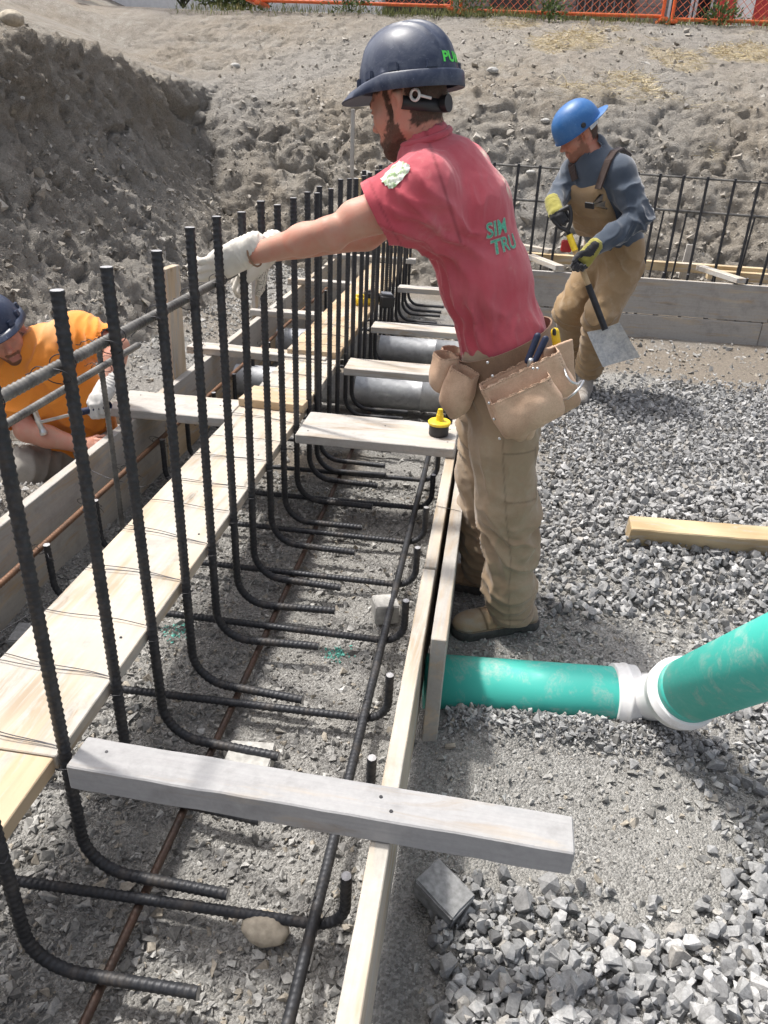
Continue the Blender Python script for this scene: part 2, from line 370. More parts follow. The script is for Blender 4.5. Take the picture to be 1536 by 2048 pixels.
# ------------------------------------------------------------ loose stone (nobody could count it)
def stone_protos(n, seed, k_=9):
    rg = np.random.default_rng(seed); out = []
    for k in range(n):
        bm = bmesh.new(); pts = rg.normal(size=(k_, 3)); pts /= ((np.abs(pts)**4).sum(1)**.25)[:, None]*1.12          # blocky, as crushed rock is
        pts *= rg.uniform(.86, 1.08, (k_, 1))*np.array([1, rg.uniform(.68, .98), rg.uniform(.55, .88)])
        vs_ = [bm.verts.new(p) for p in pts]
        r = bmesh.ops.convex_hull(bm, input=vs_)
        bmesh.ops.delete(bm, geom=[v for v in bm.verts if not v.link_faces], context='VERTS')
        bm.verts.index_update(); V = np.array([v.co[:] for v in bm.verts]); F = np.array([[v.index for v in f.verts] for f in bm.faces]); bm.free()
        out.append((V, F))
    return out
PROTO_S, PROTO_L, PROTO_T = stone_protos(30, 5, 10), stone_protos(40, 6, 14), stone_protos(36, 8, 7); PROTO = PROTO_S
def scatter(name, xy, size, material, label, cat, sink=.25, layers=None, zfun=zground, flat=.6):
    n = len(xy); z = zfun(xy[:, 0], xy[:, 1])
    if layers is not None: z = z+layers
    pid = RNG.integers(0, len(PROTO), n)
    yaw = RNG.uniform(0, 2*np.pi, n); tx = RNG.normal(0, flat, n); ty = RNG.normal(0, flat, n)
    cz, sz = np.cos(yaw), np.sin(yaw); cx, sx = np.cos(tx), np.sin(tx); cy, sy = np.cos(ty), np.sin(ty)
    R = np.empty((n, 3, 3))
    R[:, 0, 0] = cz*cy; R[:, 0, 1] = cz*sy*sx-sz*cx; R[:, 0, 2] = cz*sy*cx+sz*sx
    R[:, 1, 0] = sz*cy; R[:, 1, 1] = sz*sy*sx+cz*cx; R[:, 1, 2] = sz*sy*cx-cz*sx
    R[:, 2, 0] = -sy; R[:, 2, 1] = cy*sx; R[:, 2, 2] = cy*cx
    tone = np.clip(RNG.normal(.5, .22, n), 0, 1); warm = RNG.uniform(0, 1, n)
    Vs, Fs, ts, ws = [], [], [], []; base = 0
    for p, (V, F) in enumerate(PROTO):
        s = np.nonzero(pid == p)[0]
        if not len(s): continue
        W = np.einsum('nij,kj->nki', R[s], V)*size[s, None, None]
        W += np.stack([xy[s, 0], xy[s, 1], z[s]+size[s]*sink], 1)[:, None, :]
        k = len(V); Vs.append(W.reshape(-1, 3)); Fs.append((F[None]+(np.arange(len(s))*k)[:, None, None]).reshape(-1, 3)+base)
        base += k*len(s); ts.append(np.repeat(tone[s], len(F))); ws.append(np.repeat(warm[s], len(F)))
    o = obj_np(name, np.concatenate(Vs), np.concatenate(Fs), [material], False)
    fattr(o.data, 'tone', np.concatenate(ts)); fattr(o.data, 'warm', np.concatenate(ws))
    return tag(o, label, cat, None, 'stuff')
def rpts(n, x0, x1, y0, y1, f): 
    p = np.stack([RNG.uniform(x0, x1, n), RNG.uniform(y0, y1, n)], 1); k = f(p[:, 0], p[:, 1]); return p[RNG.uniform(0, 1, n) < k]
def nz(x, y, s, seed): return noise(P3(x, y), s, seed)
def f_near(x, y):      # clean stone in the foreground corner
    e = 1.17+.10*nz(x, y, 3., 201)-.02*x+.30*sstep(.55, .95, x)
    return (1-sstep(-.12, .10, y-e))*sstep(-.02, .10, x+.05*nz(x, y, 6., 202))
def f_heap(x, y):
    e = 2.42+.10*nz(x, y, 1.7, 21)-.12*sstep(.9, 1.6, x)
    return sstep(-.08, .08, y-e)*sstep(.22, .40, x+.10*nz(x, y, 2.3, 203)+.0*y)*(1-sstep(4.6, 5.6, y+.5*nz(x, y, 1.2, 204)-.25*(x-.8)))
def f_mid(x, y): return sstep(.70, 1.0, x+.12*nz(x, y, 4., 205))*(1-sstep(2.3, 2.45, y))*sstep(1.2, 1.35, y)
PROTO = PROTO_L
a = np.concatenate([rpts(20000, -.06, 2.2, .1, 1.75, f_near)]); ly = RNG.uniform(0, .028, len(a))
scatter('gravel', a, np.clip(RNG.lognormal(np.log(.0128), .40, len(a)), .005, .030), MAT['clear_stone'], 'coarse clean grey stone spread beside the near end of the form', 'gravel', .2, ly, flat=.9)
PROTO = PROTO_S
a = rpts(49000, .2, 4.2, 2.2, 6.0, f_heap); far_ = a[a[:, 1] > 3.5]; a = a[a[:, 1] <= 3.5]; ly = RNG.uniform(0, .03, len(a))
scatter('gravel', a, np.clip(RNG.lognormal(np.log(.0150), .33, len(a)), .006, .028), MAT['clear_stone'], 'wide bed of loose grey stone behind the man in red', 'gravel', .2, ly, flat=.9)
PROTO = PROTO_T
scatter('gravel', far_, np.clip(RNG.lognormal(np.log(.0150), .33, len(far_)), .006, .028), MAT['clear_stone'], 'loose grey stone reaching to the feet of the man with the shovel', 'gravel', .2, RNG.uniform(0, .03, len(far_)), flat=.9); PROTO = PROTO_S
a = rpts(8000, .6, 2.4, 1.15, 2.5, f_mid); ly = RNG.uniform(0, .02, len(a))
scatter('gravel', a, np.clip(RNG.lognormal(np.log(.0130), .35, len(a)), .006, .03), MAT['clear_stone'], 'dark grey stone heaped around the green pipe', 'gravel', .2, ly, flat=.9)
PROTO = PROTO_T
a = rpts(9000, -.06, 2.2, .1, 1.75, f_near); scatter('gravel', a, RNG.uniform(.003, .0075, len(a)), MAT['crushed'], 'small chips and fines between the coarse stone by the near form', 'gravel', .3, RNG.uniform(0, .022, len(a)))
def f_walk(x, y): return (.40+.6*sstep(-.2, .5, nz(x, y, 2.2, 206)))*(x > -.02)*(1-.7*f_near(x, y))*(1-.8*f_heap(x, y))*(1-.8*np.exp(-((x-.25)**2/.03+(y-1.35)**2/.05)))
a = rpts(24000, -.02, 1.4, .9, 2.6, f_walk)
scatter('gravel', a, np.clip(RNG.lognormal(np.log(.0054), .62, len(a)), .0022, .022), MAT['crushed'], 'packed crushed gravel with fines around the green pipe', 'gravel', .15)
a = np.stack([RNG.uniform(.0, .80, 1500), RNG.normal(1.755, .035, 1500)], 1)
scatter('gravel', a, np.clip(RNG.lognormal(np.log(.0068), .5, len(a)), .003, .020), MAT['clear_stone'], 'dark stone chips banked along the near side of the green pipe', 'gravel', .3, RNG.uniform(0, .012, len(a)))
def f_tr(x, y): return .55+.45*sstep(-.3, .3, nz(x, y, 2., 207))
a = np.concatenate([rpts(19500, -1.51, -.10, .15, 1.9, f_tr), rpts(15000, -1.51, -.10, 1.9, 3.4, f_tr), rpts(6000, -1.51, -.10, 3.4, 7., lambda x, y: .55+.2*nz(x, y, 2, 209))])
sz_ = np.clip(RNG.lognormal(np.log(.0082), .50, len(a)), .003, .026)*(1+.35*sstep(3, 6, a[:, 1]))*(1-.22*sstep(1.0, 2.4, a[:, 1])*(1-sstep(3, 5, a[:, 1])))
scatter('gravel', a, sz_, MAT['crushed'], 'crushed gravel on the floor of the footing trench', 'gravel', .2)
a = rpts(11000, -2.7, -1.57, 1.2, 8.4, lambda x, y: .5+.5*sstep(-.5, .2, nz(x, y, 1.4, 210)))
scatter('gravel', a, np.clip(RNG.lognormal(np.log(.0100), .45, len(a)), .004, .03)*(1+.3*sstep(4, 7, a[:, 1])), MAT['crushed'], 'loose gravel along the outside of the left form', 'gravel', .2)
a = rpts(5000, .0, 4.5, 4.6, 6.7, lambda x, y: .55+.4*nz(x, y, 1.2, 211))
scatter('gravel', a, np.clip(RNG.lognormal(np.log(.012), .5, len(a)), .005, .04), MAT['crushed'], 'scattered gravel and dirt in front of the far form', 'gravel', .2)

# lumps and pale stones lying on the banks
PROTO = PROTO_T
def on_bank(P, k, w=None):
    i = RNG.choice(len(P), k, replace=False, p=w); return P[i]
def bank_stones(name, P, sizes, material, label):
    o_ = P.copy(); zf = dict()
    sc = scatter(name, o_[:, :2], sizes, material, label, 'soil', .05, None, lambda x, y: o_[:, 2]); return sc
wB = sstep(-4.0, -3.0, PB[:, 0])*(PB[:, 2] < 2.9)*(.35+.65*(1-sstep(1.2, 1.9, PB[:, 2]))); wB /= wB.sum()
pb = on_bank(PB, 9000, wB)
MAT['clod'] = stone_mat('clods', (.21, .19, .16), (.34, .312, .27), (.47, .443, .395), (.45, .43, .40), .05)
bank_stones('loose_soil', pb, np.clip(RNG.lognormal(np.log(.014), .60, len(pb)), .005, .075), MAT['clod'], 'crumbled clay lumps on the far earth bank')
wL = (PL[:, 1] > 3)*(PL[:, 1] < 10)*(PL[:, 2] < 3)*(.1+.9*(1-sstep(.8, 1.6, PL[:, 2]))); wL = wL/wL.sum()
pl_ = on_bank(PL, 5000, wL)
bank_stones('loose_soil', pl_, np.clip(RNG.lognormal(np.log(.015), .55, len(pl_)), .006, .07), MAT['clod'], 'crumbled clay lumps on the steep cut bank')
# ------------------------------------------------------------ boards
def frame_matrix(p0, p1, up):
    p0, p1, up = Vector(p0), Vector(p1), Vector(up); x = (p1-p0).normalized()
    y = up.cross(x).normalized(); z = x.cross(y)
    c = (p0+p1)/2
    return Matrix(((x.x, y.x, z.x, c.x), (x.y, y.y, z.y, c.y), (x.z, y.z, z.z, c.z), (0, 0, 0, 1))), (p1-p0).length
_bseed = [0]
def board(name, p0, p1, w, t, mat, up=(0, 0, 1), parent=None, label=None, cat=None, group=None, warp=.002, bev=.0022, rough=.0007):
    """sawn board from p0 to p1 (centre line), width w across, thickness t along up"""
    m, L = frame_matrix(p0, p1, up); _bseed[0] += 1; sd_ = _bseed[0]*13
    n = max(3, int(L/.05)); xs_ = np.concatenate([[-L/2, -L/2+bev], np.linspace(-L/2+.02, L/2-.02, n), [L/2-bev, L/2]])
    a, b = w/2, t/2
    sec = np.array([(a-bev, b), (a, b-bev), (a, -b+bev), (a-bev, -b), (-a+bev, -b), (-a, -b+bev), (-a, b-bev), (-a+bev, b)])
    # finer lengthwise edges: two more points on each broad face
    V = []
    for i, x in enumerate(xs_):
        s = sec.copy()
        if i in (0, len(xs_)-1): s = s*np.array([(a-bev)/a, (b-bev)/b])
        V += [(x, q[0], q[1]) for q in s]
    V = np.array(V); k = len(sec); nn = len(xs_)
    wv = V*np.array([1.0, 1, 1]); V[:, 2] += warp*noise(P3(V[:, 0]*.9, V[:, 0]*0), 1., sd_); V[:, 1] += warp*.8*noise(P3(V[:, 0]*.8, V[:, 0]*0), 1., sd_+3)
    J = np.stack([noise(V, 28., sd_+5), noise(V, 28., sd_+6), noise(V, 28., sd_+7)], 1); V = V+J*rough
    i = np.arange(nn*k).reshape(nn, k); j = np.roll(i, -1, 1)
    F = np.stack([i[:-1].ravel(), i[1:].ravel(), j[1:].ravel(), j[:-1].ravel()], 1)
    cap0 = i[0][::1][None, :]; cap1 = i[-1][::-1][None, :]
    o = obj_np(name, V, [F, cap0, cap1], [mat], False); o.matrix_world = m
    if parent is not None:
        o.parent = parent; o.matrix_parent_inverse = parent.matrix_basis.inverted()
    if label: tag(o, label, cat or 'board', group)
    return o

# ---- left form (outer face X -1.55, inner face -1.51)
def form_run(name, x, y0, y1, z0, z1, mat, label, thick=.038, group=None, cat='form board', tiers=1):
    zs = np.linspace(z0, z1, tiers+1); out = []
    return board(name, (x, y0, (z0+z1)/2), (x, y1, (z0+z1)/2), thick, z1-z0, mat, (0, 0, 1), None, label, cat, group)
XL, XR = -1.528, -.103
form_run('form_board', XL, -.8, 3.30, .0, ZT, MAT['form_wood'], 'grey concrete stained form board beside the crouching man in orange')
form_run('form_board', XL-.003, 3.305, 5.55, .185, ZT+.012, MAT['form_wood'], 'pale upper form board running past the wide upright board')
form_run('form_board', XL+.001, 3.305, 5.6, -.01, .182, MAT['new_wood'], 'orange brown lower form board under the pale left form')
form_run('form_board', XL+.004, 5.56, 8.2, .185, ZT+.02, MAT['plank_wood'], 'pale far form board leading to the corner of the footing')
form_run('form_board', XL-.001, 5.61, 8.2, -.01, .182, MAT['form_wood'], 'stained lower board of the far left form')
# ---- right form: inner line and the doubled outer board by the man's boots
form_run('form_board', XR, -.6, 2.02, .06, ZT, MAT['plank_wood'], 'whitish form board passing under the near cross timber')
form_run('form_board', XR+.003, 2.025, 3.9, .06, ZT+.006, MAT['plank_wood'], 'whitish form board beside the boots of the man in red')
form_run('form_board', XR-.002, 3.905, 6.70, .02, ZT, MAT['form_wood'], 'stained right form board beyond the yellow plug')
form_run('form_board', -.045, 1.66, 3.62, -.02, ZT+.004, MAT['form_wood'], 'second form board doubled outside, its cut end above the green pipe', .042)
# ---- centre plank that holds the dowels in line
XP0, XP1 = -1.088, -.793
def plank(y0, y1, z, mat, label): return board('plank', ((XP0+XP1)/2, y0, z-.019), ((XP0+XP1)/2, y1, z-.019), XP1-XP0, .038, mat, (0, 0, 1), None, label, 'plank', None, .004)
plank(-.5, 1.052, .402, MAT['new_wood'], 'yellow near plank butted against the long pale plank')
plank(1.058, 4.02, .400, MAT['plank_wood'], 'long pale plank with tie wires laid across it')
plank(4.03, 7.6, .442, MAT['new_wood'], 'raised yellow plank with tie wires farther along the footing')
# ---- cross timbers
def cross(name, x0, x1, yc, w, t, z0, mat, label, dz=0., dy=0.): return board(name, (x0, yc-dy, z0+t/2-dz), (x1, yc+dy, z0+t/2+dz), w, t, mat, (0, 0, 1), None, label, 'timber', None, .0015, .003, .0012)
cross('cross_timber', -.742, .258, 1.045, .086, .062, ZT+.002, MAT['crusted'], 'thick grey concrete crusted timber across the near end of the trench', 0, -.012)
cross('cross_timber', -.752, -.085, 3.03, .285, .040, ZT+.008, MAT['cross_wood'], 'wide white cross board carrying the yellow and black plug')
cross('cross_timber', -.742, -.05, 3.99, .20, .040, ZT+.002, MAT['cross_wood'], 'white cross board over the nearer metal duct')
cross('cross_timber', -.745, -.05, 4.90, .16, .040, ZT+.002, MAT['cross_wood'], 'white cross board over the farther metal duct')
cross('cross_timber', -.745, -.05, 6.2, .12, .040, ZT+.002, MAT['cross_wood'], 'small far cross board where the footings meet')
cross('cross_timber', -1.650, -1.092, 3.135, .255, .040, ZT+.0, MAT['cross_wood'], 'wide white cross board beside the gloved hand with the hammer')
cross('cross_timber', -1.66, -.86, 4.05, .115, .040, ZT+.014, MAT['cross_wood'], 'narrow cross board with looped wire under the raised plank', 0, -.015)
cross('cross_timber', -1.60, -1.092, 5.03, .10, .040, ZT+.012, MAT['cross_wood'], 'narrow cross board beside the narrow upright stake')
cross('cross_timber', -1.62, -1.092, 6.10, .09, .040, ZT+.022, MAT['cross_wood'], 'far narrow cross board behind the standing bars')
cross('cross_timber', -1.66, -.70, 7.00, .09, .040, ZT+.09, MAT['cross_wood'], 'farthest cross board near the corner of the footing')
cross('cross_timber', -1.7, -.6, 7.6, .09, .040, ZT+.13, MAT['rail_wood'], 'yellow cross rail at the corner of the footing')
# spacer block on the plank
a0, a1, a2, a3 = [atz(x, y, .44) for x, y in ((511, 771), (627, 784), (611, 812), (473, 796))]
cc = (a0+a1+a2+a3)/4; ex = ((a1-a0)+(a2-a3))/2; ey = ((a0-a3)+(a1-a2))/2
board('spacer_board', cc-ex/2-np.array([0, 0, .018]), cc+ex/2-np.array([0, 0, .018]), np.linalg.norm(ey), .038, MAT['new_wood'], (0, 0, 1), None, 'short yellow board lying across the pale plank', 'board')
# nails driven through the boards, left a little proud
def nails(o, pts, r=.0042):
    for q in pts:
        bm = bmesh.new(); bmesh.ops.create_cone(bm, cap_ends=True, segments=10, radius1=r, radius2=r*.8, depth=.0024); nl_ = from_bm('nail_head', bm, MAT['wire'], o); nl_.location = q
bd = {o_['label']: o_ for o_ in COL.objects if 'label' in o_.keys() and o_.type == 'MESH'}
nails(bd['thick grey concrete crusted timber across the near end of the trench'], [(.13, .012, .0315), (.155, -.018, .0315), (-.44, .01, .0315)])
nails(bd['wide white cross board carrying the yellow and black plug'], [(.30, .08, .0205), (.30, -.07, .0205), (.02, .05, .0205), (-.29, -.09, .0205)])
nails(bd['wide white cross board beside the gloved hand with the hammer'], [(-.20, .07, .0205), (-.20, -.06, .0205), (.2, .03, .0205)])
for y_ in (-1.1, -.55, .1, .7, 1.3): nails(bd['long pale plank with tie wires laid across it'], [(y_, .09, .0195), (y_+.02, -.10, .0195)], .0038)
# upright stakes outside the left form
def stake(px0, px1, z0, X_, w, t, mat, label, tip=False, rot=0.):
    b = atx(*px0, X_); q = atx(*px1, X_)
    y = b[1]; zt = q[2]
    o = board('stake', (X_, y, z0), (X_+.004, y+(q[1]-b[1])*.6, zt), w, t, mat, (1, 0, 0) if not rot else (math.cos(rot), math.sin(rot), 0), None, label, 'stake', None, .003)
    return o
stake((352, 765), (340, 532), -.1, -1.572, .165, .038, MAT['stake_wood'], 'wide pale upright board nailed outside the left form')
stake((510, 645), (512, 552), -.1, -1.585, .07, .038, MAT['stake_wood'], 'narrow pale upright stake with a split top')
stake((625, 530), (622, 507), -.1, -1.60, .08, .04, MAT['stake_wood'], 'pale stake half hidden by the standing bars')
stake((703, 400), (705, 218), -.1, -1.60, .075, .03, MAT['grey_stake'], 'tall weathered stake with a pale tip rising above the bars')
stake((718, 400), (718, 357), -.1, -1.55, .065, .035, MAT['rail_wood'], 'short yellow stake beside the tall weathered one')
# loose timber on the stone
q0, q1 = atz(1258, 1052, .17), atz(1600, 1085, .17)
board('loose_timber', (q0[0], q0[1], .155), (q0[0]+1.7, q0[1]+.05, .175), .080, .092, MAT['rail_wood'], (0, -.35, 1), None, 'loose yellow timber with a chewed end lying on the stone', 'timber', None, .006, .004, .0025)

# ------------------------------------------------------------ reinforcing bars
def fillet(pts, r, seg=8):
    pts = [np.array(p, float) for p in pts]; out = [pts[0]]
    for i in range(1, len(pts)-1):
        a = pts[i-1]-pts[i]; b = pts[i+1]-pts[i]; la, lb = np.linalg.norm(a), np.linalg.norm(b); a /= la; b /= lb
        th = math.acos(np.clip(a@b, -1, 1)); d = min(r/math.tan(th/2), la*.49, lb*.49); rr = d*math.tan(th/2)
        c = pts[i]+(a+b)/np.linalg.norm(a+b)*(rr/math.sin(th/2)); s0 = pts[i]+a*d; s1 = pts[i]+b*d
        u = (s0-c)/rr; v = (s1-c)/rr; om = math.acos(np.clip(u@v, -1, 1))
        for k in range(seg+1):
            t = k/seg; out.append(c+rr*(math.sin((1-t)*om)*u+math.sin(t*om)*v)/math.sin(om))
    out.append(pts[-1]); return np.array(out)
def resample_path(P, ds):
    d = np.linalg.norm(np.diff(P, axis=0), axis=1); s = np.concatenate([[0], np.cumsum(d)]); n = max(2, int(s[-1]/ds)+1)
    t = np.linspace(0, s[-1], n); return np.stack([np.interp(t, s, P[:, k]) for k in range(3)], 1), t
def sweep(P, t, radius, nside):
    """radius: array (n, nside)"""
    T = np.gradient(P, axis=0); T /= np.linalg.norm(T, axis=1)[:, None]
    n = len(P); N = np.zeros_like(P); a = np.array([0, 1., 0]) if abs(T[0][1]) < .9 else np.array([1., 0, 0])
    v = a-T[0]*(a@T[0]); N[0] = v/np.linalg.norm(v)
    for i in range(1, n):
        v = N[i-1]-T[i]*(N[i-1]@T[i]); N[i] = v/np.linalg.norm(v)
    Bn = np.cross(T, N); th = np.arange(nside)/nside*2*np.pi
    V = P[:, None, :]+radius[:, :, None]*(np.cos(th)[None, :, None]*N[:, None, :]+np.sin(th)[None, :, None]*Bn[:, None, :])
    i = np.arange(n*nside).reshape(n, nside); j = np.roll(i, -1, 1)
    F = np.stack([i[:-1].ravel(), j[:-1].ravel(), j[1:].ravel(), i[1:].ravel()], 1)
    return V.reshape(-1, 3), F, i[0][::-1][None, :], i[-1][None, :]
def rebar_mesh(pts, r, mat, bend=.09, pitch=.0145, nside=10, per=5, wob=.0):
    P = fillet(pts, bend) if len(pts) > 2 else np.array(pts, float)
    P, t = resample_path(P, pitch/per)
    if wob: P = P+wob*np.stack([noise(P3(t, t*0), 1.5, 301), noise(P3(t, t*0), 1.5, 302), noise(P3(t, t*0), 1.5, 303)*.4], 1)
    th = np.arange(nside)/nside*2*np.pi; half = np.abs(((th/np.pi) % 1)-.5)*2     # 0 mid-face .. 1 at the long rib
    ph = (t[:, None]/pitch+np.where(th < np.pi, th, -th)[None, :]/np.pi*.55) % 1
    rib = np.clip(1-np.abs(ph-.5)*2/.52, 0, 1)
    rad = r*(.945+.19*rib*(1-.65*half[None, :]**4)+.07*(half[None, :]**8))
    V, F, c0, c1 = sweep(P, t, rad, nside)
    return mesh_np('bar', V, [F, c0, c1], [mat, MAT['cut_end']], False, np.concatenate([np.zeros(len(F)), [1, 1]]))
def smooth_all(me):
    s = np.ones(len(me.polygons), bool); s[-2:] = False; me.polygons.foreach_set('use_smooth', s); return me
def bar(name, me, label, cat='rebar', group=None, loc=(0, 0, 0), rot=(0, 0, 0), sc=1.):
    o = bpy.data.objects.new(name, me); o.location = loc; o.rotation_euler = rot; o.scale = (1, 1, sc); link(o); return tag(o, label, cat, group)
def dowel_mesh(h, leg, mat, per, ns): return smooth_all(rebar_mesh([(0, 0, h), (0, 0, 0), (leg, 0, 0)], .0128, mat, .105, .0150, ns, per))
DW = [dowel_mesh(1.235, .345, MAT['rebar'], 5, 12), dowel_mesh(1.225, .335, MAT['rebar'], 5, 12)]
DWF = dowel_mesh(1.23, .34, MAT['rebar'], 3, 8)
# measured positions along the plank, then the even spacing continues
ydow = [.835, 1.062, 1.292, 1.502, 1.728, 1.940, 2.158, 2.345, 2.590, 2.790, 3.010, 3.235, 3.455, 3.675, 3.90, 4.12, 4.34, 4.56, 4.78, 5.0, 5.22, 5.44, 5.66, 5.88, 6.10, 6.32, 6.54, 6.76, 6.98, 7.2]
ytop = [1.30, 1.30, 1.299, 1.306, 1.306, 1.332, 1.336, 1.329, 1.338, 1.310, 1.315]
GD = 'row of hooked dowel bars along the plank'
ORD = ['first', 'second', 'third', 'fourth', 'fifth', 'sixth', 'seventh', 'eighth', 'ninth', 'tenth', 'eleventh', 'twelfth']
def dowel_label(i):
    if i == 0: return 'black hooked dowel on this side of the thick grey timber'
    if i == 1: return 'black hooked dowel tied at the end of the thick grey timber'
    if i < 11: return 'black hooked dowel at the plank, %s beyond the thick grey timber' % ORD[i-2]
    return 'black ribbed dowel in the dense row beyond the wide white cross board'
for i, y in enumerate(ydow):
    me = DWF if y > 3.4 else DW[i % 2]; h0 = 1.225 if me is DW[1] else (1.235 if me is DW[0] else 1.23)
    zt_ = ytop[i] if i < len(ytop) else 1.315+.015*math.sin(i*2.3)
    zb = .050+.006*math.sin(i*1.7)
    bar('dowel_bar', me, dowel_label(i), 'rebar', GD,
        (-.7745+.003*math.sin(i*3.1), y, zb), (random.uniform(-.006, .006), random.uniform(-.006, .006), math.radians(random.uniform(-5, 4))), (zt_-zb)/h0)
# extra paired dowels beyond the wide cross board
for y in (3.32, 4.23, 4.47, 5.1, 5.55):
    bar('dowel_bar', DWF, 'black ribbed dowel in the dense row beyond the wide white cross board', 'rebar', GD, (-.757, y, .055), (0, 0, math.radians(3)), 1.02)
# transverse hooked bars on the trench floor
def ubar_mesh(per, ns): return smooth_all(rebar_mesh([(-1.405, 0, .225), (-1.405, 0, 0), (-.172, 0, 0), (-.172, 0, .17)], .0118, MAT['rebar'], .075, .0145, ns, per))
UB, UBF = ubar_mesh(5, 10), ubar_mesh(3, 8)
GU = 'hooked cross bars on the trench floor'
for i, y in enumerate([.70, 1.034, 1.365, 1.681, 2.055, 2.406, 2.735, 3.06, 3.36, 3.70, 4.04, 4.4, 4.75, 5.1, 5.45, 5.8, 6.15, 6.5]):
    bar('cross_bar', UB if y < 3.2 else UBF, ('black hooked cross bar on the trench floor before the thick grey timber' if i < 1 else 'black hooked cross bar under the thick grey timber' if i == 1 else 'black hooked floor bar, %s beyond the thick grey timber' % ORD[i-2] if i < 8 else 'black hooked cross bar on the floor beyond the wide white board'), 'rebar', GU, (0, y, .040), (0, 0, math.radians(random.uniform(-.6, 1.6))))
def straight(p0, p1, r, mat, label, name='long_bar', per=3, ns=8, wob=.004, group=None):
    p0 = np.array(p0, float); p1 = np.array(p1, float)
    me = smooth_all(rebar_mesh([p0-p0, p1-p0], r, mat, .1, .0145, ns, per, wob)); return bar(name, me, label, 'rebar', group, tuple(p0))
straight((-.238, -.4, .067), (-.236, 6.6, .067), .0128, MAT['rebar'], 'black long bar on the trench floor beside the right form')
straight((-.625, -.4, .022), (-.668, 6.6, .022), .0105, MAT['rebar_darkrust'], 'dark rusty long bar half buried along the middle of the trench')
straight((-1.437, -.4, .243), (-1.437, 6.8, .243), .0112, MAT['rebar_rust'], 'orange rusty long bar tied to the hooks along the left form')
straight((-1.20, -.2, .064), (-1.18, 6.6, .064), .0112, MAT['rebar'], 'black long bar in the shade between plank and left form')
straight((-.8010, .05, 1.156), (-.8010, 2.36, 1.148), .0112, MAT['rebar_grey'], 'grey top bar tied to the dowels, its end in the white glove', 'top_bar', 5, 10, .003)
straight((-1.315, .1, .787), (-1.315, 2.71, .787), .0118, MAT['rebar_grey'], 'short grey bar tied to the lone upright in front of the man in orange', 'side_bar', 5, 10, .003)
straight((-1.335, 2.447, .03), (-1.335, 2.447, .852), .0100, MAT['rebar_grey'], 'lone grey upright bar left of the pale plank', 'upright_bar', 4, 9, .0)
# far footing
GF = 'upright bars of the far footing'
fb = smooth_all(rebar_mesh([(0, 0, 0), (0, 0, 1.2)], .0125, MAT['rebar'], .1, .016, 7, 3))
fx = [-.30, -.10, .11, .31, .50, .72, .91, 1.12, 1.32, 1.51, 1.71, 1.93, 2.12, 2.33, 2.54, 2.75, 2.95, 3.2]
for i, x in enumerate(fx): bar('far_dowel_bar', fb, 'black upright bar in the row across the far footing', 'rebar', GF, (x, 7.30, .09), (random.uniform(-.008, .008), random.uniform(-.012, .012), 0), 1.0-.012*max(0, x))
fb2 = smooth_all(rebar_mesh([(0, 0, 0), (0, 0, .82)], .009, MAT['rebar'], .1, .016, 6, 3))
for x in (.42, 1.05, 1.42, 1.62, 2.2): bar('short_far_bar', fb2, 'thin short upright bar behind the row of the far footing', 'rebar', 'thin short bars of the far footing', (x, 7.55, .15), (.02, .02, 0))
straight((-.4, 7.32, 1.275), (3.4, 7.30, 1.225), .010, MAT['rebar_grey'], 'grey top rail bar tied across the far upright bars', 'far_rail_bar', 2, 6)
straight((-.4, 7.32, 1.005), (3.4, 7.30, .965), .0125, MAT['rebar_grey'], 'pale middle rail bar tied across the far upright bars', 'far_rail_bar', 2, 6)
stub = smooth_all(rebar_mesh([(0, 0, 0), (0, 0, .42)], .010, MAT['rebar'], .1, .016, 6, 2))
for i in range(14): bar('stub_bar', stub, 'short dark stub bar inside the far form', 'rebar', 'stub bars inside the far form', (.05+i*.23, 7.05, .09), (0, random.uniform(-.05, .05), 0))
# far forms
def xboard(name, x0, x1, y, z0, z1, mat, label, th=.04, cat='form board'): return board(name, (x0, y, (z0+z1)/2), (x1, y, (z0+z1)/2), th, z1-z0, mat, (0, 0, 1), None, label, cat, None, .004)
xboard('form_board', -.08, 2.30, 6.80, .205, .495, MAT['form_wood_x'], 'weathered upper form board behind the man with the shovel')
xboard('form_board', 2.305, 4.6, 6.803, .200, .488, MAT['form_wood_x'], 'weathered upper form board joined beyond the shovel')
xboard('form_board', -.08, 2.26, 6.785, -.06, .195, MAT['form_wood_x'], 'grey lower form board at the ground behind the shovel')
xboard('form_board', 2.265, 4.6, 6.788, -.06, .190, MAT['form_wood_x'], 'grey lower form board joined farther right of the shovel')
xboard('form_board', -.3, 4.6, 8.02, .02, .30, MAT['form_wood_x'], 'form board at the back of the far footing')
xboard('far_rail', -.2, 2.55, 7.93, .395, .475, MAT['rail_wood'], 'yellow timber rail along the back of the far footing', .09, 'rail')
xboard('far_rail', 2.0, 4.6, 7.83, .36, .44, MAT['rail_wood'], 'yellow timber rail overlapping the first along the far footing', .09, 'rail')
xboard('far_rail', -.2, 3.6, 7.62, .32, .36, MAT['rail_wood'], 'thin yellow timber strip in front of the far rail', .06, 'rail')
def spacer(px, py, ang, label):
    c = atz(px, py, .53); d = np.array([math.sin(ang), -math.cos(ang), 0])*.30
    board('far_spacer', c-d, c+d, .085, .04, MAT['cross_wood'], (0, 0, 1), None, label, 'timber')
spacer(1088, 524, .42, 'white spacer board angled out of the far footing beside the man with the shovel')
spacer(1440, 548, .35, 'white spacer board angled out of the far footing at the form joint')
spacer(1052, 494, .9, 'white board lying askew on the far footing')
board('stake', (1.85, 8.12, .3), (1.87, 8.12, .62), .085, .03, MAT['grey_stake'], (0, 1, 0), None, 'small grey stake behind the far yellow rail', 'stake')

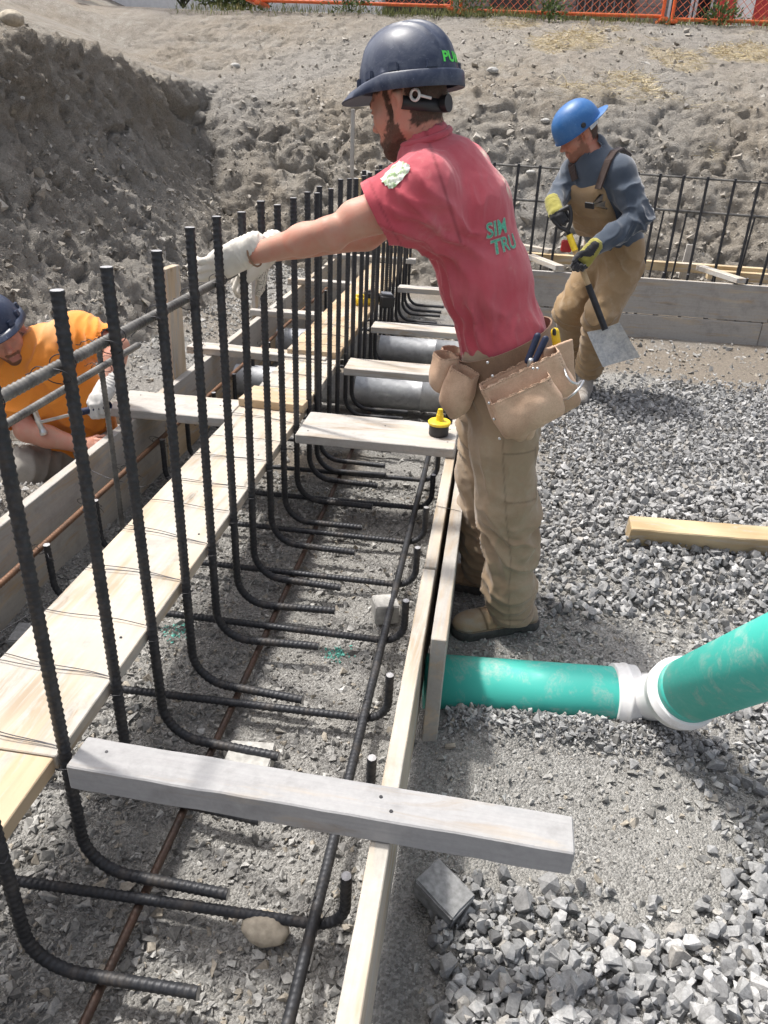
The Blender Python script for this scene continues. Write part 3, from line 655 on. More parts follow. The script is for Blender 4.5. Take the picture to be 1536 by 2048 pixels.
# ------------------------------------------------------------ wires
def tube_mesh(paths, r, ns=5, ds=.008):
    Vs, Fs = [], []; b = 0
    if np.ndim(paths[0][0]) == 0: paths = [paths]
    for p in paths:
        p, t = resample_path(np.array(p, float), ds); V, F, c0, c1 = sweep(p, t, np.full((len(p), ns), r), ns); Vs.append(V); Fs.append(F+b); b += len(V)
    return mesh_np('wire', np.concatenate(Vs), np.concatenate(Fs), [MAT['wire']], True)
GW = 'tie wires stretched across the planks'
for i, y in enumerate(ydow[:18]):
    zt_ = (.402 if y < 1.05 else .400) if y < 4.02 else .442
    zt_ += .0035; k = random.uniform(-.01, .035); y0 = y+.012; paths = []
    for rep in range(2 if i % 3 else 1):
        s = rep*random.uniform(.012, .03); x = np.linspace(XP0-.002, XP1+.003, 12); f = np.linspace(0, 1, 12)
        yy = y0+(k+s)*(1-f)+.004*np.sin(f*7+i); zz_ = zt_+.002+.003*np.sin(f*math.pi)
        pts = [(XP0-.004, yy[0], zt_-.05)]+list(zip(x, yy, zz_))+[(XP1+.006, y+.004, zt_-.012), (XP1+.035, y-.003, zt_-.02), (XP1+.034, y-.016, zt_-.024), (XP1+.01, y-.016, zt_-.028)]
        paths.append(pts)
    o = bpy.data.objects.new('tie_wire', tube_mesh(paths, .0012)); link(o); tag(o, 'thin tie wire pulled across a plank to a dowel bar', 'wire', GW)
def tie_mesh(seed, r1=.0135, r2=.0135, gap=.027):
    """saddle tie: two loops round a pair of crossing bars and a twisted tail"""
    rg = np.random.default_rng(seed); paths = []
    for sgn in (-1, 1):
        t = np.linspace(0, 2*np.pi, 22); off = sgn*.012
        paths.append(np.stack([gap/2+(gap/2+r1)*np.cos(t), off+.014*np.sin(t)*sgn*.4, .016*np.sin(t)+off*.8], 1))
    q = [np.array([-r1-.002, 0, 0])]
    for k in range(7): q.append(q[-1]+np.array([-.006+rg.normal(0, .006), rg.normal(0, .008), -.004+rg.normal(0, .007)]))
    paths.append(np.array(q)); q = [np.array([-r1-.002, .003, 0])]
    for k in range(5): q.append(q[-1]+np.array([-.004+rg.normal(0, .006), rg.normal(0, .009), -.007+rg.normal(0, .006)]))
    paths.append(np.array(q)); return tube_mesh(paths, .0011, 5, .004)
TM = [tie_mesh(k) for k in range(4)]
def tie(loc, rz, group, label, k): 
    o = bpy.data.objects.new('wire_knot', TM[k % 4]); o.location = loc; o.rotation_euler = (0, 0, rz); link(o); tag(o, label, 'wire', group)
for k, y in enumerate(ydow[1:7]): tie((-.8015, y, 1.152), 0, 'wire knots of the top bar', 'twisted wire knot binding the grey top bar to a dowel', k)
for k, y in enumerate([1.034, 1.681, 2.055, 2.406, 2.735, 3.06]): tie((-.238, y, .055), 1.2, 'wire knots on the trench floor', 'wire knot binding the floor bar to a cross bar', k)
for k, y in enumerate([1.681, 2.055, 2.406, 2.735, 3.06, 3.36, 4.04, 4.75]): tie((-1.437, y, .243), 3.0, 'wire knots along the rusty bar', 'wire knot binding the rusty bar to a hook', k+1)
tie((-1.33, 2.447, .787), 0, None, 'twisted wire knot on the lone grey upright bar', 2)
tie((-1.6, 4.03, .415), .8, None, 'tangled wire loop on the narrow cross board', 1)
# string line by the plank and slack wire between the forms
def strand(name, pts, r, label): o = bpy.data.objects.new(name, tube_mesh([pts], r)); link(o); return tag(o, label, 'wire')
strand('slack_wire', [(-1.51, 2.50, .355), (-1.38, 2.46, .335), (-1.22, 2.42, .33), (-1.09, 2.40, .40)], .0014, 'pale slack wire sagging from the left form to the plank')
strand('slack_wire', [(-.70, 2.52, .13), (-.55, 2.50, .10), (-.35, 2.47, .14), (-.12, 2.44, .37), (-.03, 2.42, .368)], .0011, 'fine wire crossing the trench to the doubled form')
strand('string_line', [(-1.09, 1.62, .39), (-1.25, 1.50, .30), (-1.42, 1.38, .22), (-1.5, 1.2, .15)], .0018, 'pale string line running down from the plank edge')
# ------------------------------------------------------------ blocks and stones
def block(name, c, size, rz, mat, label, tilt=(0, 0), cat='block'):
    bm = bmesh.new(); bmesh.ops.create_cube(bm, size=1); bmesh.ops.scale(bm, vec=size, verts=bm.verts)
    bmesh.ops.bevel(bm, geom=bm.edges[:], offset=.004, segments=2, affect='EDGES')
    bmesh.ops.subdivide_edges(bm, edges=bm.edges[:], cuts=2, use_grid_fill=True)
    for v in bm.verts: v.co += Vector([random.uniform(-1, 1)*.0012 for _ in range(3)])
    o = from_bm(name, bm, mat); o.location = c; o.rotation_euler = (tilt[0], tilt[1], rz); return tag(o, label, cat)
b_ = atz(770, 1222, .03); block('concrete_block', (b_[0], b_[1], .038), (.085, .085, .075), .35, MAT['concrete'], 'small concrete block propping the floor bar near the boots')
b_ = atz(500, 1515, .03); block('concrete_block', (b_[0], b_[1], .018), (.125, .095, .055), .08, MAT['concrete'], 'pale concrete paver lying under a hooked dowel')
b_ = atz(885, 1800, .05); block('concrete_block', (b_[0], b_[1]+.02, .045), (.115, .080, .066), -.62, MAT['concrete_dark'], 'dark grey brick tipped on the stone below the near timber', (.12, .22))
b_ = atz(75, 1280, .03); block('concrete_block', (b_[0], b_[1], .03), (.15, .10, .07), .2, MAT['concrete_dark'], 'grey block in the shade beside the left form')
b_ = atz(170, 1160, .03); block('concrete_block', (b_[0], b_[1], .012), (.11, .05, .05), .9, MAT['concrete'], 'small pale block lodged between plank and left form')
def rock(c, r, mat, label, seed, name='rock'):
    bm = bmesh.new(); bmesh.ops.create_icosphere(bm, subdivisions=4, radius=1); V = np.array([v.co[:] for v in bm.verts])
    d = 1+.18*fbm(V, 1.1, seed, 3)-.10*(worley(V, 1.3, seed)-.5)+.02*fbm(V, 9, seed+9, 2)
    for v, k in zip(bm.verts, d): v.co = v.co*float(k); v.co.x *= r[0]; v.co.y *= r[1]; v.co.z *= r[2]
    o = from_bm(name, bm, mat, None, True); o.location = c; return tag(o, label, 'rock')
b_ = atz(530, 1852, .03); rock((b_[0], b_[1], .02), (.052, .037, .030), MAT['rock'], 'smooth buff stone under a cross bar in the near trench', 3)
b_ = atz(35, 75, 2.0); rock((-3.15, 5.25, 2.05), (.07, .07, .045), MAT['rock'], 'rounded buff stone on the crest of the cut bank', 8)
b_ = aty(852, 395, 9.2); 
for k, (px, py, Y_, r_) in enumerate([(735, 348, 8.9, .07), (470, 130, 10.4, .07), (1060, 345, 8.8, .05), (1092, 243, 9.3, .05), (985, 140, 11.0, .07)]):
    p_ = aty(px, py, Y_); i_ = np.argmin(np.abs((PB-O)/np.linalg.norm(PB-O, axis=1)[:, None]-ray(px, py)/np.linalg.norm(ray(px, py))).sum(1)); p_ = PB[i_]
    rock(tuple(p_), (r_, r_*.7, r_*.55), MAT['concrete'], ['pale stone in the far bank above the short yellow stake', 'pale stone on the slope at the head of the gully', 'pale stone in the far bank beside the bent man', 'white stone in the bank beside the blue hard hat', 'pale stone on the upper slope behind the dark hard hat'][k], 20+k)
# ------------------------------------------------------------ pipes
def mid_(a, b): return (np.array(a)+np.array(b))/2
def lathe(name, p0, p1, prof, mats, parent=None, ns=48, mi=None, smooth=True):
    """profile [(s, r)] along p0->p1 (s in metres)"""
    p0 = np.array(p0, float); d = np.array(p1, float)-p0; d /= np.linalg.norm(d)
    a = np.cross(d, [0, 0, 1.]); a /= np.linalg.norm(a); b = np.cross(a, d); th = np.arange(ns)/ns*2*np.pi
    V = np.concatenate([p0+d*s+r*(np.cos(th)[:, None]*a+np.sin(th)[:, None]*b) for s, r in prof])
    i = np.arange(len(prof)*ns).reshape(-1, ns); j = np.roll(i, -1, 1)
    F = np.stack([i[:-1].ravel(), i[1:].ravel(), j[1:].ravel(), j[:-1].ravel()], 1)
    return obj_np(name, V, F, mats, smooth, None if mi is None else np.repeat(mi, ns), parent)
def pvc(name, col, dirt):
    n = NT(name); c = n.coord(); f = n.noise(c, 14., 6, .7, .6); g = n.noise(c, 120., 4, .7)
    m_ = n.math('MULTIPLY', n.ramp(f, [(.50, 0.), (.68, 1.)]), n.ramp(g, [(.35, .2), (.6, 1.)]))
    col2 = n.mix(n.math('ADD', n.math('MULTIPLY', m_, .6), .07), col, dirt)
    n.P(Base_Color=col2, Roughness=n.ramp(f, [(.3, .42), (.65, .7)]), Specular_IOR_Level=.4, Normal=n.bump(g, .08, .001)); return n.m
MAT['pvc_green'] = pvc('green_pvc', (.026, .46, .385), (.48, .49, .46)); MAT['pvc_white'] = pvc('white_pvc', (.80, .80, .80), (.52, .50, .46))
RP = .0865
pA, pB = np.array([-.025, 1.872, .046]), np.array([.505, 1.925, .040]); dAB = (pB-pA)/np.linalg.norm(pB-pA)
pe = empty('drain_pipe', tuple(pA)); tag(pe, 'green drain pipe with white collars turning up beside the form', 'pipe')
def under(o, e): o.parent = e; o.matrix_parent_inverse = Matrix.Translation(-e.location); return o
def atd(x, y, d): r_ = ray(x, y)/FPX; return O+r_*d                       # pixel -> point at a depth along the view
qA, qB = atd(1384, 1378, 2.06), atd(1536, 1316, 1.70); dC = (qB-qA)/np.linalg.norm(qB-qA)
pC = qA-dC*.02
under(lathe('pipe', pA-dAB*.06, pB, [(0, .0), (0, RP), (.57, RP), (.60, RP), (.60, RP-.006), (.4, RP-.006)], [MAT['pvc_green']]), pe)
def collar(p, d, flip=1): return under(lathe('collar', p, p+d, [(0, RP-.01), (0, RP+.0095), (.003, RP+.011), (.030, RP+.011), (.032, RP+.0145), (.041, RP+.0145), (.043, RP+.0105), (.070, RP+.0095), (.073, RP+.006), (.073, RP-.03)], [MAT['pvc_white']]), pe)
collar(pB-dAB*.010, dAB); collar(pC-dC*.075, dC)
eb = [pB+dAB*.05, pB+dAB*.085, mid_(pB+dAB*.10, pC-dC*.09), pC-dC*.065, pC-dC*.03]
P_e, t_e = resample_path(fillet(eb, .10, 6), .012); V_e, F_e, c0_, c1_ = sweep(P_e, t_e, np.full((len(P_e), 40), RP-.016), 40); under(obj_np('elbow', V_e, F_e, [MAT['pvc_white']], True), pe)
under(lathe('pipe', pC-dC*.005, pC+dC, [(0, RP-.008), (.0, RP), (.035, RP), (.0365, RP-.002), (.0385, RP-.002), (.040, RP), (1.15, RP), (1.15, RP-.006), (1.0, RP-.006)], [MAT['pvc_green']]), pe)
# galvanised ducts crossing the footing
def duct_mat():
    n = NT('galvanised'); c = n.coord(); v = n.a('TexVoronoi', {'Vector': c, 'Scale': 45.}); f = n.noise(c, 6., 4)
    s = n.a('SeparateColor', {0: v.outputs['Color']}).outputs[0]
    n.P(Base_Color=n.ramp(s, [(0., (.34, .35, .36)), (1., (.44, .45, .46))]), Metallic=.55, Roughness=n.ramp(f, [(.3, .42), (.7, .62)])); return n.m
MAT['galv'] = duct_mat()
for y_, r_, lb_ in ((4.40, .095, 'shiny metal duct crossing the footing nearer the yellow plug'), (5.36, .095, 'shiny metal duct crossing the footing under the farther cross board')):
    prof = []; s = 0
    while s < 1.62: prof += [(s, r_), (s+.060, r_), (s+.063, r_+.004), (s+.068, r_+.004), (s+.071, r_)]; s += .40
    o = lathe('metal_duct', (-1.62, y_, .115), (0, y_, .115), prof, [MAT['galv']], None, 40); tag(o, lb_, 'duct')
# ------------------------------------------------------------ test plug on the wide cross board
def plastic(name, col, rough=.4, bump=.05): return simple(name, col, rough, 0, 60., .12, bump, .001)
MAT['yellow_pl'] = plastic('yellow_plastic', (.78, .55, .03)); MAT['black_pl'] = plastic('black_plastic', (.018, .018, .02), .45)
pz = .412; pl = atz(877, 868, pz); pe = empty('test_plug', (pl[0], pl[1], pz)); tag(pe, 'yellow and black rubber test plug standing on the white cross board', 'plug')
lathe('rubber_ring', (0, 0, 0), (0, 0, 1), [(0, .0), (0, .036), (.003, .0375), (.012, .0365), (.02, .0375), (.028, .0365), (.036, .0375), (.038, .036), (.038, 0)], [MAT['black_pl']], pe, 40) if False else None
def vlathe(name, prof, mats, parent, ns=40, loc=(0, 0, 0), smooth=True):
    th = np.arange(ns)/ns*2*np.pi; V = np.concatenate([np.stack([r*np.cos(th), r*np.sin(th), np.full(ns, z)], 1) for z, r in prof])
    i = np.arange(len(prof)*ns).reshape(-1, ns); j = np.roll(i, -1, 1); F = np.stack([i[:-1].ravel(), j[:-1].ravel(), j[1:].ravel(), i[1:].ravel()], 1)
    o = obj_np(name, V, F, mats, smooth, None, parent); o.location = loc
    if smooth: o.modifiers.new('edges', 'EDGE_SPLIT').split_angle = math.radians(35)
    return o
K = .82
vlathe('rubber_ring', [(0, .0), (0, .050*K), (.004, .052*K), (.014, .0505*K), (.022, .052*K), (.034, .0505*K), (.042, .052*K), (.046, .05*K), (.046, 0)], [MAT['black_pl']], pe)
vlathe('cap', [(.046, 0), (.046, .057*K), (.050, .059*K), (.056, .059*K), (.060, .054*K), (.0615, .03*K), (.062, 0)], [MAT['yellow_pl']], pe)
vlathe('wing_nut', [(.060, 0), (.060, .022*K), (.066, .020*K), (.088, .018*K), (.090, .016*K), (.112, .0125*K), (.114, 0)], [MAT['yellow_pl']], pe, 8, smooth=False)
# ------------------------------------------------------------ tie tool on the raised plank
tl = atz(752, 612, .445); te = empty('tying_tool', (tl[0]-.02, tl[1]+.03, .4425), .15); tag(te, 'yellow and black cordless tying tool lying on the raised plank', 'power tool')
def part_box(name, c, size, mat, parent, rot=(0, 0, 0), bev=.006, cat=None):
    bm = bmesh.new(); bmesh.ops.create_cube(bm, size=1); bmesh.ops.scale(bm, vec=size, verts=bm.verts); bmesh.ops.bevel(bm, geom=bm.edges[:], offset=min(bev, min(size)*.4), segments=3, affect='EDGES')
    o = from_bm(name, bm, mat, parent, True); o.location = c; o.rotation_euler = rot; o.modifiers.new('edges', 'EDGE_SPLIT').split_angle = math.radians(40); return o
part_box('body', (-.06, .0, .035), (.17, .075, .07), MAT['yellow_pl'], te, (0, 0, .3), .02)
part_box('motor_housing', (-.02, .0, .075), (.10, .07, .05), MAT['black_pl'], te, (0, 0, .3), .015)
part_box('handle', (.05, .03, .04), (.12, .035, .04), MAT['yellow_pl'], te, (0, 0, .2), .012)
part_box('battery', (.085, -.03, .045), (.10, .14, .085), MAT['black_pl'], te, (0, .05, .1), .012)
part_box('battery_label', (.085, -.03, .0905), (.07, .09, .006), simple('battery_grey', (.16, .17, .19), .4), te, (0, .05, .1), .003)
# ------------------------------------------------------------ sculpting: smooth-blended solids meshed into one continuous skin
def nrm(v): v = np.array(v, float); return v/np.linalg.norm(v)
class Sculpt:
    def __init__(s, h, T=None): s.h = h; s.ops = []; s.T = np.eye(4) if T is None else np.array(T, float)
    def w(s, p): return (s.T @ np.append(np.array(p, float), 1))[:3]
    def wd(s, d): return s.T[:3, :3] @ np.array(d, float)
    def sc(s): return np.linalg.norm(s.T[:3, 0])
    def cap(s, a, b, ra, rb=None, k=.02, flat=None, op='add'):
        """tapered limb; flat=(axis, factor) widens the section along axis"""
        q = s.sc(); rb = ra if rb is None else rb
        f = None if flat is None else (nrm(s.wd(flat[0])), flat[1])
        s.ops.append((op, 'cap', s.w(a), s.w(b), ra*q, rb*q, k*q, f)); return s
    def chain(s, pts, rs, k=.02, flat=None):
        for i in range(len(pts)-1): s.cap(pts[i], pts[i+1], rs[i], rs[i+1], k, flat)
        return s
    def ell(s, c, r, R=None, k=.02, op='add'):
        q = s.sc(); A = s.T[:3, :3]/q; A = A if R is None else A @ np.array(R, float)
        s.ops.append((op, 'ell', s.w(c), np.array(r, float)*q, A, k*q)); return s
    def box(s, c, r, R=None, rnd=.01, k=.01, op='add'):
        q = s.sc(); A = s.T[:3, :3]/q; A = A if R is None else A @ np.array(R, float)
        s.ops.append((op, 'box', s.w(c), np.array(r, float)*q, A, rnd*q, k*q)); return s
    def cut(s, p, n, k=.004): s.ops.append(('cut', 'plane', s.w(p), nrm(s.wd(n)), k)); return s          # removes what lies beyond p along n
    def _bb(s, o):
        if o[1] == 'cap': m = max(o[4], o[5])*(max(1, o[7][1]) if o[7] else 1); return np.minimum(o[2], o[3])-m, np.maximum(o[2], o[3])+m
        if o[1] == 'ell': m = o[3].max(); return o[2]-m, o[2]+m
        if o[1] == 'box': m = np.linalg.norm(o[3])+o[5]; return o[2]-m, o[2]+m
    def mesh(s, smooth=1):
        bb = [s._bb(o) for o in s.ops if o[0] == 'add']; h = s.h
        lo = np.min([b[0] for b in bb], 0)-3*h; hi = np.max([b[1] for b in bb], 0)+3*h
        n = np.ceil((hi-lo)/h).astype(int)+1; F = np.full(n, .05, np.float32)
        ax = [lo[i]+np.arange(n[i])*h for i in range(3)]
        for o in s.ops:
            if o[1] == 'plane':
                d = ((ax[0]-o[2][0])*o[3][0])[:, None, None]+((ax[1]-o[2][1])*o[3][1])[None, :, None]+((ax[2]-o[2][2])*o[3][2])[None, None, :]
                np.maximum(F, d.astype(np.float32), out=F); continue
            b0, b1 = s._bb(o); k = o[5] if o[1] == 'ell' else o[6]; m = k+3*h
            i0 = np.clip(((b0-m-lo)/h).astype(int), 0, n); i1 = np.clip(((b1+m-lo)/h).astype(int)+2, 0, n)
            if (i1 <= i0).any(): continue
            sl = tuple(slice(a, b) for a, b in zip(i0, i1))
            X_ = np.stack(np.meshgrid(*[ax[i][sl[i]] for i in range(3)], indexing='ij'), -1).astype(np.float32)
            if o[1] == 'cap':
                a, b = o[2], o[3]; ab = b-a; L2 = max(ab@ab, 1e-9); p = X_-a.astype(np.float32); t = np.clip((p@ab.astype(np.float32))/L2, 0, 1); q = p-t[..., None]*ab.astype(np.float32)
                if o[7]:
                    nv, e = o[7]; c = (q@nv.astype(np.float32)); q = q-(c*(1-1/e))[..., None]*nv.astype(np.float32)
                d = np.sqrt((q*q).sum(-1))-(o[4]+(o[5]-o[4])*t)
            elif o[1] == 'ell':
                p = (X_-o[2].astype(np.float32))@o[4].astype(np.float32); r = o[3].astype(np.float32)
                k0 = np.sqrt(((p/r)**2).sum(-1)); k1 = np.sqrt(((p/r**2)**2).sum(-1)); d = k0*(k0-1)/np.maximum(k1, 1e-5)
            else:
                p = np.abs((X_-o[2].astype(np.float32))@o[4].astype(np.float32))-(o[3]-o[5]).astype(np.float32)
                d = np.sqrt((np.maximum(p, 0)**2).sum(-1))+np.minimum(p.max(-1), 0)-o[5]
            G = F[sl]
            if o[0] == 'add':
                w = np.clip(.5+.5*(G-d)/k, 0, 1); F[sl] = G*(1-w)+d*w-k*w*(1-w)
            else:
                d = -d; w = np.clip(.5+.5*(d-G)/k, 0, 1); F[sl] = G*(1-w)+d*w+k*w*(1-w)
        return surface_nets(F, lo, h, smooth)
def surface_nets(F, lo, h, smooth=1):
    n = F.shape; S = F < 0; N = n[0]*n[1]*n[2]; st = np.array([n[1]*n[2], n[2], 1])
    acc_i, acc_p, quads = [], [], []
    for ax in range(3):
        a = [slice(None)]*3; b = [slice(None)]*3; a[ax] = slice(0, -1); b[ax] = slice(1, None)
        I = np.stack(np.nonzero(S[tuple(a)] != S[tuple(b)]), 1)
        o1, o2 = [k for k in range(3) if k != ax]
        I = I[(I[:, o1] > 0) & (I[:, o2] > 0)]
        J = I.copy(); J[:, ax] += 1; fa = F[I[:, 0], I[:, 1], I[:, 2]]; fb = F[J[:, 0], J[:, 1], J[:, 2]]
        P = I.astype(np.float64); P[:, ax] += fa/(fa-fb)
        base = I@st; c = [base-st[o1]-st[o2], base-st[o2], base, base-st[o1]]
        for q in c: acc_i.append(q); acc_p.append(P)
        Q = np.stack(c, 1); fl = (fa < 0) ^ (ax == 1); Q[~fl] = Q[~fl][:, ::-1]; quads.append(Q)
    ii = np.concatenate(acc_i); pp = np.concatenate(acc_p); Q = np.concatenate(quads)
    u, inv = np.unique(ii, return_inverse=True); cnt = np.bincount(inv)
    V = np.stack([np.bincount(inv, pp[:, k])/cnt for k in range(3)], 1)*h+lo
    Fq = np.searchsorted(u, Q)
    for _ in range(smooth): V = relax(V, Fq, .5)
    return V, Fq
def relax(V, F, f=.5):
    A = np.zeros_like(V); c = np.zeros(len(V))
    for a, b in ((0, 1), (1, 2), (2, 3), (3, 0)):
        for k in range(3): A[:, k] += np.bincount(F[:, a], V[F[:, b], k], len(V))+np.bincount(F[:, b], V[F[:, a], k], len(V))
        c += np.bincount(F[:, a], minlength=len(V))+np.bincount(F[:, b], minlength=len(V))
    return V*(1-f)+f*A/np.maximum(c, 1)[:, None]
def vnormals(V, F):
    n = np.cross(V[F[:, 2]]-V[F[:, 0]], V[F[:, 3]]-V[F[:, 1]]); N = np.zeros_like(V)
    for k in range(3):
        for a in range(4): N[:, k] += np.bincount(F[:, a], n[:, k], len(V))
    return N/np.maximum(np.linalg.norm(N, axis=1), 1e-12)[:, None]
def creases(V, N, specs, seed=0):
    """cloth folds. spec = (centre, radius, direction along the fold, folds per metre, height)"""
    d = np.zeros(len(V))
    for i, (c, r, dr, fq, am) in enumerate(specs):
        c = np.array(c, float); dr = nrm(dr); w = np.exp(-(((V-c)/np.array(r))**2).sum(1)) if np.ndim(r) else np.exp(-((V-c)**2).sum(1)/r**2)
        ref = np.cross(dr, N); ln = np.linalg.norm(ref, axis=1); 
        across = nrm(np.cross(dr, [.31, .77, .55])) if False else None
        # phase runs across the fold direction
        e1 = nrm(np.cross(dr, [0, 1, 0]) if abs(dr[1]) < .9 else np.cross(dr, [1, 0, 0])); e2 = np.cross(dr, e1)
        ph = (V-c)@e1+.6*((V-c)@e2)
        ph = ph*fq+.55*noise(V, 7., seed+i*7)+.25*noise(V, 19., seed+i*7+1)
        f = np.abs(np.sin(ph*np.pi)); f = 1-f**.8
        d += am*w*(f-.35)*(.55+.45*noise(V, 9., seed+i*7+2))
    return V+N*d[:, None]
def smesh(name, sc_, mats, parent=None, post=None, smooth=1, attrs=None, mi=None):
    V, F = sc_.mesh(smooth); N = vnormals(V, F)
    if post is not None: V = post(V, N)
    m_ = None
    if mi is not None: m_ = mi(V[F].mean(1), vnormals(V, F)[F].mean(1))
    o = obj_np(name, V, F, mats, True, m_, None)
    for k, f in (attrs or {}).items(): fattr(o.data, k, f(V, vnormals(V, F)), 'POINT')
    if parent is not None:
        o.parent = parent; o.matrix_parent_inverse = parent.matrix_basis.inverted()
    return o
def adopt(o, parent): o.parent = parent; o.matrix_parent_inverse = parent.matrix_world.inverted() if False else Matrix.Translation(-parent.location); return o
def frame(f, left, origin, scale=1.):
    """4x4 from a forward vector and a rough left vector"""
    f = nrm(f); l = np.array(left, float); l = nrm(l-f*(l@f)); u = np.cross(f, l); T = np.eye(4); T[:3, 0] = f*scale; T[:3, 1] = l*scale; T[:3, 2] = u*scale; T[:3, 3] = origin; return T
def inv_apply(T, V): return (np.asarray(V)-T[:3, 3])@np.linalg.inv(T[:3, :3]).T

# ---- skin, hair, cloth
def skin_mat(name, base, red, hair=(.028, .017, .011)):
    n = NT(name); c = n.a('TexCoord').outputs['Object']; f = n.noise(c, 26., 5, .6); g = n.noise(c, 240., 3, .7)
    col = n.mix(n.ramp(f, [(.35, 0.), (.68, .75)]), base, red)
    col = n.mix(n.ramp(n.noise(c, 420., 2), [(.62, 0.), (.72, .22)]), col, tuple(x*.45 for x in base))
    col = n.mix(n.attr('flush'), col, red)
    hm = n.attr('hair'); st = n.noise(n.a('Mapping', {'Vector': c, 'Scale': (1, 1, .35)}).outputs[0], 620., 3, .7)
    hcol = n.mix(st, tuple(x*.45 for x in hair), tuple(x*2.1 for x in hair))
    col = n.mix(n.math('MULTIPLY', hm, n.ramp(st, [(.25, .78), (.55, 1.)])), col, hcol)
    lip = n.attr('lip'); col = n.mix(lip, col, (.36, .13, .11))
    n.P(Base_Color=col, Roughness=n.mix(hm, (.5, .5, .5), (.62, .62, .62)), Specular_IOR_Level=.35, Subsurface_Weight=.12, Subsurface_Radius=(.010, .004, .002), Subsurface_Scale=.6,
        Normal=n.bump(n.math('ADD', n.math('MULTIPLY', g, n.math('SUBTRACT', 1., hm)), n.math('MULTIPLY', n.math('MULTIPLY', st, hm), 2.2)), .35, .0016))
    return n.m
def cloth_mat(name, col, fade, dirt=(.45, .40, .33), damt=.2, weave=900., rough=.9, sheen=.25, dscale=9.):
    n = NT(name); c = n.a('TexCoord').outputs['Object']; f = n.noise(c, 5., 5, .6, .5); g = n.noise(c, weave, 2, .6); d = n.noise(c, dscale, 6, .72, .4)
    cc = n.mix(n.ramp(f, [(.3, 0.), (.7, 1.)]), col, fade)
    cc = n.mix(n.math('MULTIPLY', n.ramp(d, [(.70-damt*.9, 0.), (.88-damt*.5, 1.)]), .55), cc, dirt)
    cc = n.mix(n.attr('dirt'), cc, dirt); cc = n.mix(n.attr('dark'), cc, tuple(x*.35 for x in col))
    cc = n.mix(n.attr('print'), cc, (.66, .58, .44))
    cc = n.mix(1., cc, n.ramp(g, [(.2, .86), (.8, 1.1)]), 'MULTIPLY')
    n.P(Base_Color=cc, Roughness=rough, Specular_IOR_Level=.15, Sheen_Weight=sheen, Sheen_Roughness=.5, Normal=n.bump(n.math('ADD', g, n.math('MULTIPLY', n.noise(c, 55., 4), 1.6)), .22, .0022))
    return n.m
def hat_mat(name, col, scuff):
    n = NT(name); c = n.a('TexCoord').outputs['Object']; f = n.noise(c, 13., 6, .72, .6); g = n.noise(n.a('Mapping', {'Vector': c, 'Scale': (9, 60, 30)}).outputs[0], 3., 6, .7, 1.); h = n.noise(c, 95., 4, .7)
    cc = n.mix(n.math('MULTIPLY', n.ramp(f, [(.45, 0.), (.72, 1.)]), .55), col, scuff)
    cc = n.mix(n.ramp(g, [(.60, 0.), (.72, .5)]), cc, scuff); cc = n.mix(n.ramp(h, [(.62, 0.), (.75, .35)]), cc, tuple(min(1, x*2.2) for x in scuff))
    n.P(Base_Color=cc, Roughness=n.ramp(f, [(.3, .32), (.7, .55)]), Specular_IOR_Level=.5, Normal=n.bump(h, .06, .001)); return n.m
MAT['skin'] = skin_mat('skin', (.50, .285, .212), (.52, .215, .155), (.040, .025, .017)); MAT['skin2'] = skin_mat('skin_ruddy', (.47, .235, .165), (.50, .17, .115), (.040, .024, .015)); MAT['skin3'] = skin_mat('skin_fair', (.50, .28, .205), (.52, .205, .15), (.075, .036, .018))
MAT['red'] = cloth_mat('red_cotton', (.47, .070, .095), (.53, .125, .150), (.55, .35, .30), .10)
MAT['khaki'] = cloth_mat('khaki_canvas', (.305, .218, .140), (.37, .275, .186), (.43, .365, .275), .22)
MAT['duck'] = cloth_mat('brown_duck', (.27, .180, .095), (.335, .235, .135), (.42, .35, .26), .2)
MAT['fleece'] = cloth_mat('slate_fleece', (.046, .062, .088), (.070, .090, .122), (.20, .21, .21), .12, 500., .95, .5)
MAT['orange'] = cloth_mat('orange_cotton', (.80, .25, .032), (.84, .31, .055), (.60, .42, .22), .12)
MAT['glove_white'] = cloth_mat('white_knit', (.70, .67, .61), (.76, .73, .67), (.42, .39, .34), .2, 420.)
MAT['glove_grey'] = cloth_mat('grey_glove', (.52, .51, .49), (.60, .59, .57), (.34, .32, .29), .2, 420.)
MAT['glove_dark'] = cloth_mat('dark_glove', (.030, .032, .036), (.05, .05, .055), (.16, .15, .14), .15, 420.)
MAT['glove_lime'] = cloth_mat('lime_knit', (.29, .265, .06), (.35, .32, .09), (.42, .40, .2), .15, 420.)
MAT['leather'] = cloth_mat('tan_leather', (.55, .37, .255), (.62, .44, .315), (.30, .185, .115), .28, 300., .72, .1)
MAT['leather_dark'] = cloth_mat('brown_leather', (.235, .150, .095), (.29, .19, .125), (.14, .09, .06), .25, 300., .7, .1)
MAT['boot'] = cloth_mat('tan_nubuck', (.33, .225, .135), (.40, .285, .18), (.36, .33, .28), .3, 400., .85, .2)
MAT['boot_grey'] = cloth_mat('grey_boot', (.22, .19, .16), (.30, .27, .24), (.40, .38, .35), .4, 400., .85, .2)
MAT['sole'] = simple('rubber_sole', (.06, .058, .055), .8, 0, 60., .35, .3)
MAT['hat_navy'] = hat_mat('navy_shell', (.022, .033, .068), (.135, .155, .195)); MAT['hat_blue'] = hat_mat('blue_shell', (.022, .120, .335), (.09, .21, .42))
MAT['steel'] = simple('bright_steel', (.62, .62, .62), .28, .9, 40., .15, .05); MAT['white_pl'] = plastic('white_plastic', (.66, .66, .64)); MAT['navy_grip'] = plastic('navy_grip', (.012, .020, .055), .5)
